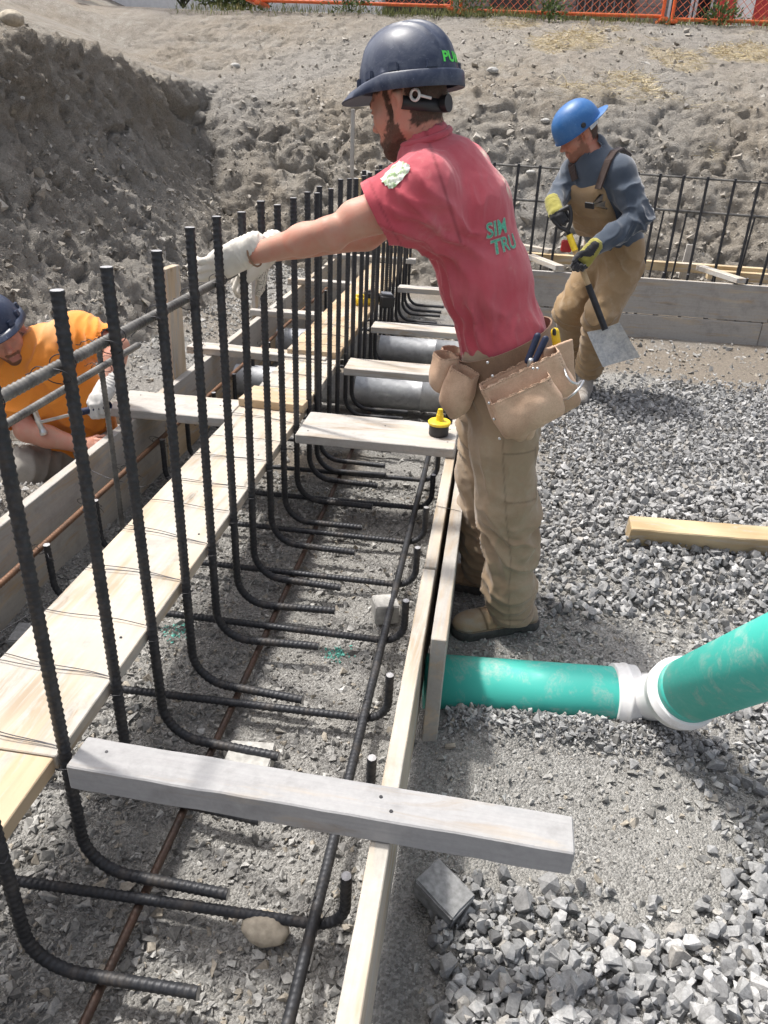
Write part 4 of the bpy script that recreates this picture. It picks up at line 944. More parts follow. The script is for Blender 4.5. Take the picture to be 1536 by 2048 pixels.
MAT['neon'] = simple('neon_print', (.10, .72, .10), .6, 0, 80., .2, 0); MAT['teal_print'] = simple('teal_print', (.10, .40, .27), .85, 0, 260., .45, 0); MAT['grey_print'] = simple('grey_print', (.42, .36, .34), .85, 0, 260., .3, 0)

# ---- head in its own frame: +x face, +y left, +z up, origin between the ears
def head_ops(s, beardy=1.):
    s.ell((-.012, 0, .052), (.100, .077, .086), k=.01); s.ell((-.045, 0, .02), (.062, .066, .062), k=.03)
    s.ell((.044, 0, -.004), (.056, .060, .085), k=.025)
    for y in (-1, 1):
        s.cap((.002, y*.052, -.040), (.072, y*.018, -.090), .021, .017, .03)
        s.ell((.066, y*.041, -.014), (.024, .020, .022), k=.03)
        s.cap((-.03, y*.045, -.01), (-.005, y*.050, -.05), .022, .02, .03)
    s.ell((.078, 0, -.094), (.020, .023, .020), k=.02); s.ell((.078, 0, -.058), (.022, .030, .030), k=.02)
    s.cap((.086, -.034, .032), (.086, .034, .032), .011, .011, .02)
    for y in (-1, 1): s.ell((.106, y*.031, .013), (.016, .017, .011), k=.012, op='sub')
    for y in (-1, 1):
        s.ell((.083, y*.031, .011), (.0135, .0145, .0125), k=.002); s.cap((.094, y*.018, .016), (.094, y*.044, .014), .0042, .0035, .004)
    s.cap((.092, 0, .026), (.114, 0, -.016), .0085, .0120, .012); s.ell((.118, 0, -.020), (.0125, .0125, .011), k=.008)
    for y in (-1, 1): s.ell((.105, y*.0125, -.026), (.011, .0075, .008), k=.007)
    s.cap((.100, -.018, -.0560), (.100, .018, -.0560), .0058, .0058, .007); s.cap((.098, -.016, -.0680), (.098, .016, -.0680), .0068, .0068, .007)
    s.cap((.110, -.026, -.0620), (.110, .026, -.0620), .0030, .0030, .004, op='sub')
    for y in (-1, 1):
        s.cap((-.010, y*.074, .016), (-.020, y*.086, .022), .017, .016, .006); s.cap((-.004, y*.074, -.024), (-.016, y*.085, .008), .010, .017, .006)
        s.ell((-.010, y*.099, .006), (.012, .010, .021), k=.005, op='sub')
def head_attrs(T, back=-.055, hairline=.045, beard=1., seed=5):
    def hair(V, N):
        q = inv_apply(T, V); e = .010*noise(q, 90., seed)+.006*noise(q, 220., seed+1)
        top = sstep(-.004, .004, q[:, 2]-hairline+e)*(q[:, 0] < .095)
        bk = sstep(-.004, .006, -.022-q[:, 0]+e+.25*(q[:, 2]))*sstep(back-.006, back+.010, q[:, 2]+e)*(np.abs(q[:, 1]) < .1)*(q[:, 2] < .2)*(q[:, 0] > -.16)
        burn = sstep(-.005, .004, .011-np.abs(q[:, 0]-.020)+e)*(q[:, 2] > -.03)*(q[:, 2] < .1)*(np.abs(q[:, 1]) > .045)
        line = -.028-.30*np.maximum(0, .055-q[:, 0])*0
        line = np.interp(q[:, 0], [0., .03, .06, .085, .12], [-.004, -.026, -.046, -.054, -.052])
        jaw = sstep(-.004, .008, line-q[:, 2]+e)*(q[:, 0] > -.002)*(q[:, 2] > -.135)*(q[:, 0] < .2)
        must = (np.abs(q[:, 2]+.045+e*.4) < .009)*(q[:, 0] > .075)*(np.abs(q[:, 1]) < .032)
        low = (q[:, 2] < -.076+e)*(q[:, 0] > .01)*(q[:, 2] > -.125)
        ear = (np.abs(q[:, 1]) > .066)*(q[:, 2] < .045)*(q[:, 2] > -.04)*(q[:, 0] < .012)*(q[:, 0] > -.04)
        brow = (np.abs(q[:, 2]-.034-e*.2) < .006)*(np.abs(np.abs(q[:, 1])-.030) < .019)*(q[:, 0] > .07)
        r = np.maximum.reduce([top*1., bk, burn*beard, np.maximum.reduce([jaw*.9, must*.9, low*1.])*beard, brow*.9])
        r *= (1-ear)*(np.linalg.norm(q, axis=1) < .2)
        lips = (np.abs(q[:, 2]+.062) < .012)*(np.abs(q[:, 1]) < .020)*(q[:, 0] > .085)
        return r*(1-lips)
    def lip(V, N): q = inv_apply(T, V); return .7*(np.abs(q[:, 2]+.062) < .011)*(np.abs(q[:, 1]) < .021)*(q[:, 0] > .094)
    def flush(V, N):
        q = inv_apply(T, V); r = .55*np.exp(-((q[:, 0]-.112)**2+q[:, 1]**2+(q[:, 2]+.018)**2)/.022**2)+.35*np.exp(-((q[:, 0]-.08)**2+(np.abs(q[:, 1])-.045)**2+(q[:, 2]+.015)**2)/.028**2)
        return np.clip(r+.45*np.exp(-((np.abs(q[:, 1])-.078)**2+q[:, 0]**2+q[:, 2]**2)/.03**2), 0, 1)
    return {'hair': hair, 'lip': lip, 'flush': flush}

# ---- hand: +x to the fingertips, +y to the thumb, +z back of hand; origin at the wrist
def hand_ops(s, curl=(.35, .4, .45, .5), thumb=(.5, .3), fat=1., spread=.06, cuff=.04, side=1, knit=False):
    f = fat; Y = lambda v: v*side
    s.cap((-cuff-.02, 0, 0), (.0, 0, 0), .031*f, .029*f, .015, ((0, 1, 0), 1.18))
    s.cap((.0, Y(.002), 0), (.055, Y(.0), .002), .024*f, .026*f, .02, ((0, 1, 0), 1.45))
    s.cap((.03, Y(-.022), -.001), (.078, Y(-.028), .0), .016*f, .013*f, .015); s.cap((.03, Y(.02), 0), (.085, Y(.028), .0), .017*f, .0135*f, .015)
    base = [(.088, .030, .002), (.094, .010, .004), (.088, -.010, .003), (.078, -.029, .0)]; ln = [(.045, .026, .021), (.049, .030, .022), (.045, .028, .022), (.036, .021, .019)]; rr = [.0103, .0105, .0100, .0090]
    for i in range(4):
        p = np.array(base[i]); p[1] *= side; a = -curl[i]*.75; sp = spread*(1.5-i)*.7*side; r = rr[i]*f
        s.cap(np.array(p)-np.array([.03, 0, 0]), p, r*1.15, r*1.1, .010)
        for k in range(3):
            d = np.array([math.cos(a)*math.cos(sp), math.sin(sp)*math.cos(a), math.sin(a)])*ln[i][k]; q = p+d
            s.cap(p, q, r*(1-.06*k), r*(1-.06*(k+1)), .0035); p = q; a -= curl[i]*(1.25 if k == 0 else .8)
    p = np.array([.022, Y(.026), -.006]); a = thumb[0]
    d1 = np.array([.70, Y(math.cos(a)*.75), -math.sin(a)*.75]); d1 = d1/np.linalg.norm(d1)*.040; q = p+d1; s.cap(p, q, .0165*f, .0130*f, .012)
    a2 = thumb[1]; d2 = np.array([.9, Y(.35*(1-a2)), -.35-a2*.8]); d2 = d2/np.linalg.norm(d2)*.033; r_ = q+d2; s.cap(q, r_, .0125*f, .0112*f, .005)
    d3 = np.array([1., Y(-.25*a2), -.3-a2]); d3 = d3/np.linalg.norm(d3)*.025; s.cap(r_, r_+d3, .0112*f, .0095*f, .004)
# ---- boot: +x to the toe, origin on the ground under the ankle
def boot(name, T, parent, mats, h=.004, tall=.17):
    s = Sculpt(h, T)
    s.cap((-.055, 0, .050), (.02, 0, .060), .041, .043, .02); s.cap((.02, 0, .060), (.135, 0, .046), .043, .040, .03, ((0, 1, 0), 1.12)); s.ell((.165, .004, .046), (.050, .047, .034), k=.02)
    s.cap((-.025, 0, .08), (-.03, 0, tall), .048, .051, .03); s.cap((.02, 0, .085), (-.01, 0, tall), .034, .040, .03)
    s.cap((-.062, 0, .018), (.165, .003, .018), .046, .052, .006, ((0, 1, 0), 1.05))
    s.cut((0, 0, 0), (0, 0, -1)); s.ops.append(s.ops.pop())
    s.box((-.01, 0, .0), (.012, .08, .012), None, .003, .003, 'sub')
    def post(V, N): 
        q = inv_apply(T, V); d = .0035*np.where(q[:, 2] > .05, np.sin(q[:, 0]*120+6*noise(q, 25., 3)), 0)*np.exp(-((q[:, 0]-.06)/.05)**2)
        d += -.003*np.exp(-((q[:, 2]-.037)/.004)**2)-.0035*np.exp(-((q[:, 0]-.108-.25*(q[:, 2]-.05))/.003)**2)*(q[:, 2] > .04)+.0014*noise(V, 45., 9)
        return V+N*d[:, None]
    def seams(V, N): q = inv_apply(T, V); return np.clip(.8*np.exp(-((q[:, 0]-.108-.25*(q[:, 2]-.05))/.004)**2)*(q[:, 2] > .04)+.8*np.exp(-((q[:, 2]-.039)/.0035)**2)+.5*np.exp(-((q[:, 0]-.025+.3*(q[:, 2]-.06))/.004)**2)*(q[:, 2] > .05), 0, 1)
    def scuff(V, N): q = inv_apply(T, V); return .6*sstep(.09, .17, q[:, 0])*sstep(-.3, .4, noise(V, 40., 6))+.35*sstep(.09, .05, q[:, 2])*sstep(0, .5, noise(V, 60., 8))
    o = smesh(name, s, mats, parent, post, 1, {'dark': seams, 'dirt': scuff}, lambda c, n: (inv_apply(T, c)[:, 2] < .036).astype(int))
    if h < .005:
        lc = []
        for k in range(4):
            x = .085-.028*k; z = .083+.030*k
            lc.append([tuple(s.w((x, -.026, z-.006))), tuple(s.w((x+.008, 0, z+.014))), tuple(s.w((x, .026, z-.006)))])
        lo = bpy.data.objects.new('laces', tube_mesh(lc, .0028, 6)); lo.data.materials[0] = MAT['leather_dark']; COL.objects.link(lo)
        lo.parent = o; lo.matrix_parent_inverse = o.matrix_parent_inverse.copy() if False else Matrix.Identity(4)
        lo.matrix_parent_inverse = (o.parent.matrix_basis @ o.matrix_parent_inverse).inverted() if o.parent else Matrix.Identity(4)
    return o

# ---- hard hat: origin in the rim plane, +x to the visor
def hard_hat(T, mat, parent, a=.142, b=.112, hgt=.150, visor=.055, band=True, ridges=True, name='hard_hat'):
    ns = 96; ph = np.arange(ns)/ns*2*np.pi; c, sn = np.cos(ph), np.sin(ph); rings = []; fr = np.clip(c, 0, 1)
    def ring(k, z, ext=0., dz=0.): 
        r = k; return np.stack([(a*r+ext)*c, (b*r+ext*.9)*sn, z+dz+0*c], 1)
    top0 = .004
    for i in range(26):
        t = i/25*np.pi/2; k = np.sin(t)**.88; z = hgt*np.cos(t)**.80
        rings.append(ring(max(k, 1e-4)*.985, z+.0))
    vz = visor*np.clip((c-.30)/.70, 0, 1)**.65
    if band:
        bh = .010+.024*(1-fr)**1.2
        rings[-1][:, 2] = bh; rings[-2][:, 2] = np.maximum(rings[-2][:, 2], bh+.004); rings[-3][:, 2] = np.maximum(rings[-3][:, 2], bh+.008)
        rings.append(np.stack([(a+.007)*c, (b+.007)*sn, bh+.001], 1))
        rings.append(np.stack([(a+.011+vz*.5)*c, (b+.011+vz*.2)*sn, bh-.003-.006*fr], 1))
        rings.append(np.stack([(a+.013+vz)*c, (b+.013+vz*.22)*sn, -.002-.012*np.clip((c-.3)/.7, 0, 1)+0*c], 1))
        rings.append(np.stack([(a+.011+vz)*c, (b+.011+vz*.22)*sn, -.005-.012*np.clip((c-.3)/.7, 0, 1)+0*c], 1))
        rings.append(np.stack([(a-.004)*c, (b-.004)*sn, .003+0*c], 1))
    else:
        rings.append(np.stack([(a+.003+vz*.5)*c, (b+.003+vz*.25)*sn, .004+0*c], 1)); rings.append(np.stack([(a+.004+vz)*c, (b+.004+vz*.3)*sn, .0-.002*fr], 1)); rings.append(np.stack([(a+.002+vz)*c, (b+.002+vz*.3)*sn, -.003-.002*fr], 1)); rings.append(np.stack([(a-.004)*c, (b-.004)*sn, .002+0*c], 1))
    for i in range(1, 12): t = (1-i/12)*np.pi/2; rings.append(ring(np.sin(t)**.88*.955, hgt*.965*np.cos(t)**.8))
    V = np.concatenate(rings); nr_ = len(rings)
    if ridges:
        m_ = np.arange(26*ns); q = V[m_]; w = sstep(.45, .75, q[:, 2]/hgt)
        d = w*(.0065*np.exp(-(q[:, 1]/.010)**4)+.0045*(np.exp(-((np.abs(q[:, 1])-.040)/.006)**4))); n0 = q/np.array([a*a, b*b, hgt*hgt]); n0 /= np.linalg.norm(n0, axis=1)[:, None]; V[m_] = q+n0*d[:, None]
    i = np.arange(nr_*ns).reshape(nr_, ns); j = np.roll(i, -1, 1); F = np.stack([i[:-1].ravel(), i[1:].ravel(), j[1:].ravel(), j[:-1].ravel()], 1)
    W = V@T[:3, :3].T+T[:3, 3]; o = obj_np(name, W, F, [mat], True); o.modifiers.new('edges', 'EDGE_SPLIT').split_angle = math.radians(48)
    o.parent = parent; o.matrix_parent_inverse = parent.matrix_basis.inverted(); return o
def sub_of(o, parent):
    """sub-part under a part that keeps world coordinates"""
    o.parent = parent; o.matrix_parent_inverse = (parent.parent.matrix_basis @ parent.matrix_parent_inverse).inverted(); return o
def hat_bits(T, hat, mat, lugs=True):
    if lugs:
        for ang in (38, 68, 100, 142, -38, -68, -100, -142):
            p = math.radians(ang); a_, b_ = .146, .116; bh = .010+.024*(1-max(0, math.cos(p)))**1.2
            L = Matrix.Translation((a_*math.cos(p)*.995, b_*math.sin(p)*.995, bh+.012)) @ Matrix.Rotation(p+math.pi/2, 4, 'Z') @ Matrix.Rotation(-.10, 4, 'X')
            bm = bmesh.new(); bmesh.ops.create_cube(bm, size=1); bmesh.ops.scale(bm, vec=(.030, .012, .022), verts=bm.verts)
            for v in bm.verts:
                if v.co.z > 0: v.co.x *= .78
            bmesh.ops.bevel(bm, geom=bm.edges[:], offset=.0025, segments=2, affect='EDGES'); o = from_bm('accessory_slot', bm, mat)
            o.data.transform(Matrix(T.tolist()) @ L); sub_of(o, hat)
    # head band with ratchet at the nape
    ns = 48; ph = np.linspace(math.radians(95), math.radians(265), ns); rr = []
    for z, ex in ((-.012, 0), (-.045, 0), (-.045, -.003), (-.012, -.003)): rr.append(np.stack([(.104+ex)*np.cos(ph), (.084+ex)*np.sin(ph), np.full(ns, z)-.018*np.clip(-np.cos(ph), 0, 1)], 1))
    V = np.concatenate(rr); i = np.arange(4*ns).reshape(4, ns); F = np.concatenate([np.stack([i[k, :-1], i[k, 1:], i[(k+1) % 4, 1:], i[(k+1) % 4, :-1]], 1) for k in range(4)])
    o = obj_np('head_band', V@T[:3, :3].T+T[:3, 3], F, [MAT['black_pl']], True); sub_of(o, hat)
    bm = bmesh.new(); bmesh.ops.create_cone(bm, cap_ends=True, segments=20, radius1=.022, radius2=.020, depth=.02); o = from_bm('ratchet_knob', bm, MAT['black_pl']); o.data.transform(Matrix(T.tolist()) @ Matrix.Translation((-.112, 0, -.042)) @ Matrix.Rotation(math.pi/2, 4, 'Y')); sub_of(o, hat)
    for sgn in (-1, 1):
        t = np.linspace(0, 2*np.pi, 25); ring_ = np.stack([-.066+.013*np.cos(t), np.full(25, sgn*.080), -.020+.013*np.sin(t)], 1); st = np.array([[-.078, sgn*.076, -.022], [-.098, sgn*.052, -.030]])
        m_ = tube_mesh([ring_@T[:3, :3].T+T[:3, 3], st@T[:3, :3].T+T[:3, 3]], .0040, 6, .004); m_.materials[0] = MAT['white_pl']; o = bpy.data.objects.new('strap_ring', m_); COL.objects.link(o); sub_of(o, hat)

# ---- lettering laid on a surface
def lettering(text, T, size, target, mat, name, parent, off=.0015, shear=0., extrude=0., align='LEFT', bend=None, fat=0.):
    """text in the xy-plane of T, pushed along -z of T on to the target mesh object (world coordinates)"""
    cu = bpy.data.curves.new(name, 'FONT'); cu.body = text; cu.size = size; cu.shear = shear; cu.align_x = align; cu.resolution_u = 3; cu.offset = fat
    t = bpy.data.objects.new(name+'_tmp', cu); COL.objects.link(t); dg = bpy.context.evaluated_depsgraph_get()
    me = bpy.data.meshes.new_from_object(t.evaluated_get(dg)); bpy.data.objects.remove(t); bpy.data.curves.remove(cu)
    bm = bmesh.new(); bm.from_mesh(me); bmesh.ops.triangulate(bm, faces=bm.faces[:])
    for _ in range(3):
        e = [x for x in bm.edges if x.calc_length() > size*.09]
        if e: bmesh.ops.subdivide_edges(bm, edges=e, cuts=1); bmesh.ops.triangulate(bm, faces=[f for f in bm.faces if len(f.verts) > 3])
    from mathutils.bvhtree import BVHTree
    tm = target.data; tv = [v.co[:] for v in tm.vertices]; bvh = BVHTree.FromPolygons(tv, [p.vertices[:] for p in tm.polygons])
    dirn = None if T is None else Vector((-T[:3, 2]).tolist()); dead = []
    for v in bm.verts:
        if bend is not None: w, dn = bend(v.co); w = Vector(w); dn = Vector(dn)
        else: w = Vector((T @ np.array([v.co.x, v.co.y, 0, 1]))[:3].tolist()); dn = dirn
        hit = bvh.ray_cast(w, dn, 1.)
        if hit[0] is None: dead.append(v)
        else: v.co = hit[0]-dn*off
    bmesh.ops.delete(bm, geom=dead, context='VERTS')
    o = from_bm(name, bm, mat); o.parent = parent; o.matrix_parent_inverse = parent.matrix_basis.inverted(); bpy.data.meshes.remove(me); return o
# ------------------------------------------------------------ man in red
def mid(a, b, t=.5): return np.array(a)*(1-t)+np.array(b)*t
red = empty('person', (.12, 2.33, .0)); tag(red, 'man in a red T-shirt and navy hard hat reaching for the top bar', 'person')
fT = nrm((-.90, .44, 0)); lT = np.array([-fT[1], fT[0], 0])           # torso facing and its left
lT = np.array([fT[1]*-1, fT[0], 0]); 
YC = 2.36
Wc = aty(1010, 690, YC); Mc = aty(972, 560, YC); Cc = aty(925, 415, YC); Uc = aty(878, 318, YC); Nb = aty(852, 292, YC-.01)
LS = aty(846, 384, 2.20); LE = aty(664, 466, 2.17); LW = aty(503, 510, 2.245)
RS = Uc-lT*.165+np.array([-.02, 0, -.05]); RW = aty(525, 508, 2.40); RE = mid(RS, RW, .5)+np.array([.02, .02, -.06])
hf = nrm((-.87, .40, -.33)); EAR = aty(789, 214, 2.285)
HT = frame(hf, (-.418, -.908, 0), EAR-np.array([-.418, -.908, 0])*.076+np.array([0, 0, 0.0]), 1.0)
# body: head, neck, arms and the trunk under the shirt, one skin
s = Sculpt(.0047, HT); head_ops(s); s.T = np.eye(4)
hb = (HT @ np.array([-.030, 0, -.035, 1]))[:3]; s.cap(hb, Nb+np.array([.012, .0, -.02]), .053, .060, .03); s.cap((HT @ np.array([.03, 0, -.07, 1]))[:3], Nb+fT*.02, .03, .05, .03)
s.chain([Nb-np.array([0, 0, .03]), Cc, Mc, Wc], [.065, .055, .05, .05], .03)
s.cap(Uc, LS, .05, .055, .03); s.cap(Uc, RS, .05, .055, .03)
up_ = np.array([0, 0, 1.])
s.cap(LS, mid(LS, LE, .45), .052, .049, .02); s.cap(mid(LS, LE, .4), LE, .048, .040, .02); s.ell(mid(LS, LE, .62)+np.array([0, -.004, .008]), (.070, .040, .044), None, .03)
s.cap(LE, mid(LE, LW, .35), .041, .043, .02); s.cap(mid(LE, LW, .30)+up_*.004, LW, .041, .028, .02, ((0, 1, 0), .92)); s.ell(LE+np.array([.004, -.006, -.020]), (.028, .028, .026), None, .02)
s.cap(LE+np.array([-.01, -.02, .015]), mid(LE, LW, .4)+np.array([0, -.012, .012]), .026, .024, .02)
s.cap(RS, RE, .052, .042, .02); s.cap(RE, RW, .043, .028, .02)
at = head_attrs(HT, -.060, .050, 1.0)
body = smesh('body', s, [MAT['skin']], red, lambda V, N: V+N*(.0016*noise(V, 22., 5)[:, None])+N*(at['hair'](V, N)*(.0018+.0016*noise(V, 150., 7)))[:, None], 1, at)
# shirt
s = Sculpt(.0054)
pts = [Wc+np.array([.005, 0, -.05]), Wc, Mc, Cc, mid(Cc, Uc, .6)]; s.chain(pts, [.118, .113, .115, .121, .095], .05, (lT, 1.28))
s.cap(mid(Cc, Uc, .75), Nb-np.array([.0, 0, .022]), .088, .066, .05, (lT, 1.15))
s.cap(mid(Uc, Nb, .3)+lT*.05-np.array([0, 0, .045]), LS+np.array([.0, 0, -.005]), .062, .078, .06); s.cap(mid(Uc, Nb, .3)-lT*.05-np.array([0, 0, .045]), RS, .062, .078, .06)
hemc = mid(LS, LE, .50); sd_ = nrm(LE-LS)
s.cap(LS+sd_*.0, hemc+sd_*.05, .080, .076, .05, (up_, 1.14)); s.cap(LS+np.array([.05, .02, -.09]), mid(LS, LE, .22)+np.array([0, 0, -.035]), .07, .06, .05)
rd_ = nrm(RE-RS); s.cap(RS, RS+rd_*.14, .088, .078, .05)
s.cap(Nb+nrm(hb-Nb)*.012-fT*.006, Nb+nrm(hb-Nb)*.022-fT*.006, .064, .064, .015)
s.cap(Nb-nrm(hb-Nb)*.02, Nb+nrm(hb-Nb)*.10, .058, .056, .004, op='sub')
s.cap(hemc-sd_*.035, hemc+sd_*.12, .066, .078, .004, (up_, 1.10), op='sub')
hem_n = nrm(sd_+np.array([0, 0, -.10]))
V, F = s.mesh(2); 
N = vnormals(V, F)
# the open sleeve ends at its hem: drop what lies past it
pastL = ((V-hemc)@hem_n > .004) & ((V-LS)@sd_ > .05) & (V[:, 0] < LS[0]); keep = ~pastL[F].all(1)
e_ = (V-hemc)@hem_n; snap = pastL & np.isin(np.arange(len(V)), np.unique(F[keep])); V[snap] -= hem_n*(e_[snap, None]-.004)
F = F[keep]; u = np.unique(F); rm = np.full(len(V), -1); rm[u] = np.arange(len(u)); V, F = V[u], rm[F]; N = vnormals(V, F)
AP = aty(842, 462, 2.20)
V = creases(V, N, [(AP+np.array([.02, -.04, -.05]), (.16, .16, .22), nrm(Wc-AP+np.array([.12, 0, 0])), 16, .034), (aty(905, 610, 2.2), (.10, .15, .16), nrm(Wc-AP), 20, .031),
                   (aty(1040, 600, 2.2), (.12, .2, .15), (.35, 0, -.93), 15, .026), (mid(LS, LE, .2)+np.array([.03, -.02, -.05]), (.10, .12, .07), (.9, 0, -.25), 22, .023), (AP+np.array([-.03, 0, .03]), (.07, .1, .05), (.8, 0, .4), 22, .010),
                   (aty(990, 660, 2.2), (.16, .2, .07), (.2, 0, -1), 17, .031)], 11)
V = V+vnormals(V, F)*(.0035*fbm(V, 6., 15, 3)+.0022*(1-np.abs(fbm(V*np.array([2., 2, .7]), 10., 17, 3))*3))[:, None]
shirt = obj_np('shirt', V, F, [MAT['red']], True); shirt.parent = red; shirt.matrix_parent_inverse = red.matrix_basis.inverted()
N = vnormals(V, F); loc = V-Cc; u_l = loc@lT; back = -(N@fT)
ax_ = nrm(Uc-Wc); hgt_ = (V-Wc)@ax_
prt = sstep(.35, .6, back)*(np.abs(u_l+.085) < .045)*sstep(.37, .40, hgt_)*(1-sstep(.53, .55, hgt_))*sstep(.30, .75, .5+.5*noise(V, 16., 3)+.35*noise(V, 55., 4))*.75
fattr(shirt.data, 'print', np.clip(prt, 0, 1), 'POINT')
seam = np.exp(-(((V-LS)@nrm(sd_+np.array([-.1, 0, 0]))+.055)/.004)**2)*(np.abs(u_l) > .06)*(V[:, 2] > AP[2]-.02)*.6
hemd = np.exp(-(((V-hemc)@hem_n+.022)/.0025)**2)*((V-LS)@sd_ > .04)*.5
fattr(shirt.data, 'dark', np.clip(seam+hemd, 0, 1), 'POINT')
nk = nrm(hb-Nb); n1_ = nrm(np.cross(nk, lT)); n2_ = np.cross(nk, n1_); t_ = np.linspace(0, 2*np.pi, 60); cr = Nb+nk*.024-fT*.004
cme = tube_mesh([cr+.066*np.cos(t_)[:, None]*n1_+.069*np.sin(t_)[:, None]*n2_+nk*(.004*np.cos(t_))[:, None]], .0105, 10, .012); cme.materials[0] = MAT['red']; co_ = bpy.data.objects.new('collar', cme); COL.objects.link(co_); co_.parent = shirt; co_.matrix_parent_inverse = Matrix.Identity(4); sub_of(co_, shirt)
# lettering on the back and the sleeve patch
uT = nrm(ax_); rT = nrm(np.cross(uT, -fT)*-1); nT = np.cross(rT, uT)
def text_frame(px, py, Y_, right, upv):
    T = np.eye(4); r_ = nrm(right); u_ = nrm(np.array(upv)-r_*(np.array(upv)@r_)); n_ = np.cross(r_, u_); T[:3, 0] = r_; T[:3, 1] = u_; T[:3, 2] = n_; T[:3, 3] = aty(px, py, Y_)+n_*.16; return T
rb_ = nrm(-lT*.97-fT*.24+np.array([0, 0, .16]))
for tx, px, py in (('SIM', 998, 470), ('TRU', 1013, 503)):
    T_ = text_frame(px, py, 2.20, rb_, uT); 
    lettering(tx, T_, .054, shirt, MAT['grey_print'], 'print_outline', red, .0016, .12, fat=.0022); lettering(tx, T_, .054, shirt, MAT['teal_print'], 'print_lettering', red, .0026, .12, fat=.0004)
def patch_on(target, centre, n, upv, w, h_, mat, name, parent, off=.003, seed=1, bump=.0):
    n = nrm(n); u_ = nrm(np.array(upv)-n*(np.array(upv)@n)); r_ = np.cross(u_, n); from mathutils.bvhtree import BVHTree
    bvh = BVHTree.FromPolygons([v.co[:] for v in target.data.vertices], [p.vertices[:] for p in target.data.polygons]); nu, nv = 15, 11; Vp = []
    for i in range(nu):
        for j in range(nv):
            a, b = i/(nu-1)-.5, j/(nv-1)-.5; k = 1-.12*(abs(a)*2)**4*(abs(b)*2)**4+.05*math.sin(i*1.7+seed)*(abs(b) > .45)
            p = np.array(centre)+r_*a*w*k+u_*b*h_*k+n*.12; hit = bvh.ray_cast(Vector(p), Vector(-n), .4)
            q = np.array(hit[0]) if hit[0] is not None else np.array(centre); Vp.append(q+n*(off+bump*math.sin(i*1.3+seed)*math.cos(j*1.9)))
    o = obj_np(name, np.array(Vp), grid_faces(nu, nv), [mat], True); o.parent = parent; o.matrix_parent_inverse = parent.matrix_basis.inverted(); return o
def flag_mat():
    n = NT('sleeve_print'); c = n.a('TexCoord').outputs['Object']; f = n.noise(c, 38., 4, .6, .5); g = n.noise(c, 70., 3)
    n.P(Base_Color=n.mix(n.ramp(g, [(.52, 0.), (.58, .8)]), n.ramp(f, [(.42, (.66, .67, .62)), (.56, (.30, .42, .22))]), (.74, .74, .71)), Roughness=.9); return n.m
patch_on(shirt, aty(789, 342, 2.12), (-.10, -.85, .55), (.35, 0, .5), .054, .074, flag_mat(), 'sleeve_patch', red, .003, 2, .003)
# trousers
HL, HR = aty(1010, 800, 2.27), aty(985, 790, 2.47)
legL = [HL, np.array([.085, 2.245, .70]), np.array([.118, 2.235, .50]), np.array([.150, 2.23, .35]), np.array([.160, 2.235, .20]), np.array([.178, 2.245, .085])]
legR = [HR, np.array([.035, 2.475, .70]), np.array([.040, 2.485, .50]), np.array([.055, 2.49, .35]), np.array([.070, 2.49, .20]), np.array([.080, 2.49, .085])]
s = Sculpt(.0054); s.chain(legL, [.105, .102, .097, .080, .080, .078], .03, ((0, 1, 0), 1.0)); s.chain(legR, [.105, .100, .098, .090, .086, .080], .03)
s.cap(Wc-np.array([0, 0, .02]), mid(HL, HR)+np.array([0, 0, .03]), .118, .115, .04, (lT, 1.42)); s.cap(mid(HL, HR)+np.array([.03, 0, -.03]), mid(HL, HR)+np.array([.05, 0, -.05]), .10, .09, .04, ((0, 1, 0), 1.5))
for L in (legL, legR): s.cap(L[-1]-np.array([0, 0, .09]), L[-1]-np.array([0, 0, .0]), .064, .060, .004, op='sub')
s.cut((0, 0, .065), (0, 0, -1))
def post(V, N):
    near = (V[:, 1] < 2.37)
    V = creases(V, N, [(legL[3]+np.array([0, 0, .03]), (.15, .13, .10), (.85, .1, -.45), 13, .060), (legL[2]+np.array([.06, 0, .0]), (.12, .13, .09), (.9, 0, -.35), 12, .050), (legL[4]+np.array([0, 0, -.02]), (.14, .13, .09), (1, 0, -.12), 20, .042), (legL[1], (.16, .14, .14), (.35, 0, -1), 9, .026),
                       (legL[3]+np.array([-.05, 0, -.02]), (.07, .1, .14), (.25, 0, -1), 14, .031), (legR[3], (.15, .13, .14), (.6, 0, -.7), 13, .042), (legR[4], (.14, .13, .1), (1, 0, .2), 18, .042), (legR[1]+np.array([-.06, 0, -.02]), (.1, .12, .14), (.8, 0, -.5), 14, .036), (HL, (.2, .15, .1), (.6, 0, -.7), 10, .026)], 31)
    # side seam and pocket edge
    return V+N*(.005*fbm(V, 6., 35, 3)+.0024*(1-np.abs(fbm(V*np.array([1, 1, 2.0]), 7., 37, 3))*3)*sstep(.62, .3, V[:, 2])+.0012*(1-np.abs(fbm(V*np.array([1, 1, 1.6]), 20., 39, 2))*3))[:, None]
def vnormals_like(V, N): return N
def seam_attr(V, N):
    cx_ = np.interp(V[:, 2], [.08, .2, .35, .5, .7, .9], [.178, .16, .150, .118, .085, .06]); near = V[:, 1] < 2.36
    s1 = np.exp(-((V[:, 0]-cx_-.0)/.0028)**2)*near*(N[:, 1] < -.3)*.45; s2 = np.exp(-((V[:, 2]-.105)/.0025)**2)*.5
    px0 = (np.abs(V[:, 0]-cx_-.050) < .048)*(V[:, 2] > .56)*(V[:, 2] < .72); e = np.minimum(np.minimum(np.abs(V[:, 2]-.56), np.abs(V[:, 2]-.72)), np.abs(V[:, 0]-cx_-.098))
    s3 = np.exp(-(e/.0028)**2)*(np.abs(V[:, 0]-cx_-.050) < .052)*(V[:, 2] > .552)*(V[:, 2] < .728)*near*(N[:, 1] < -.2)*.5
    return np.clip(s1+s2+s3, 0, 1)
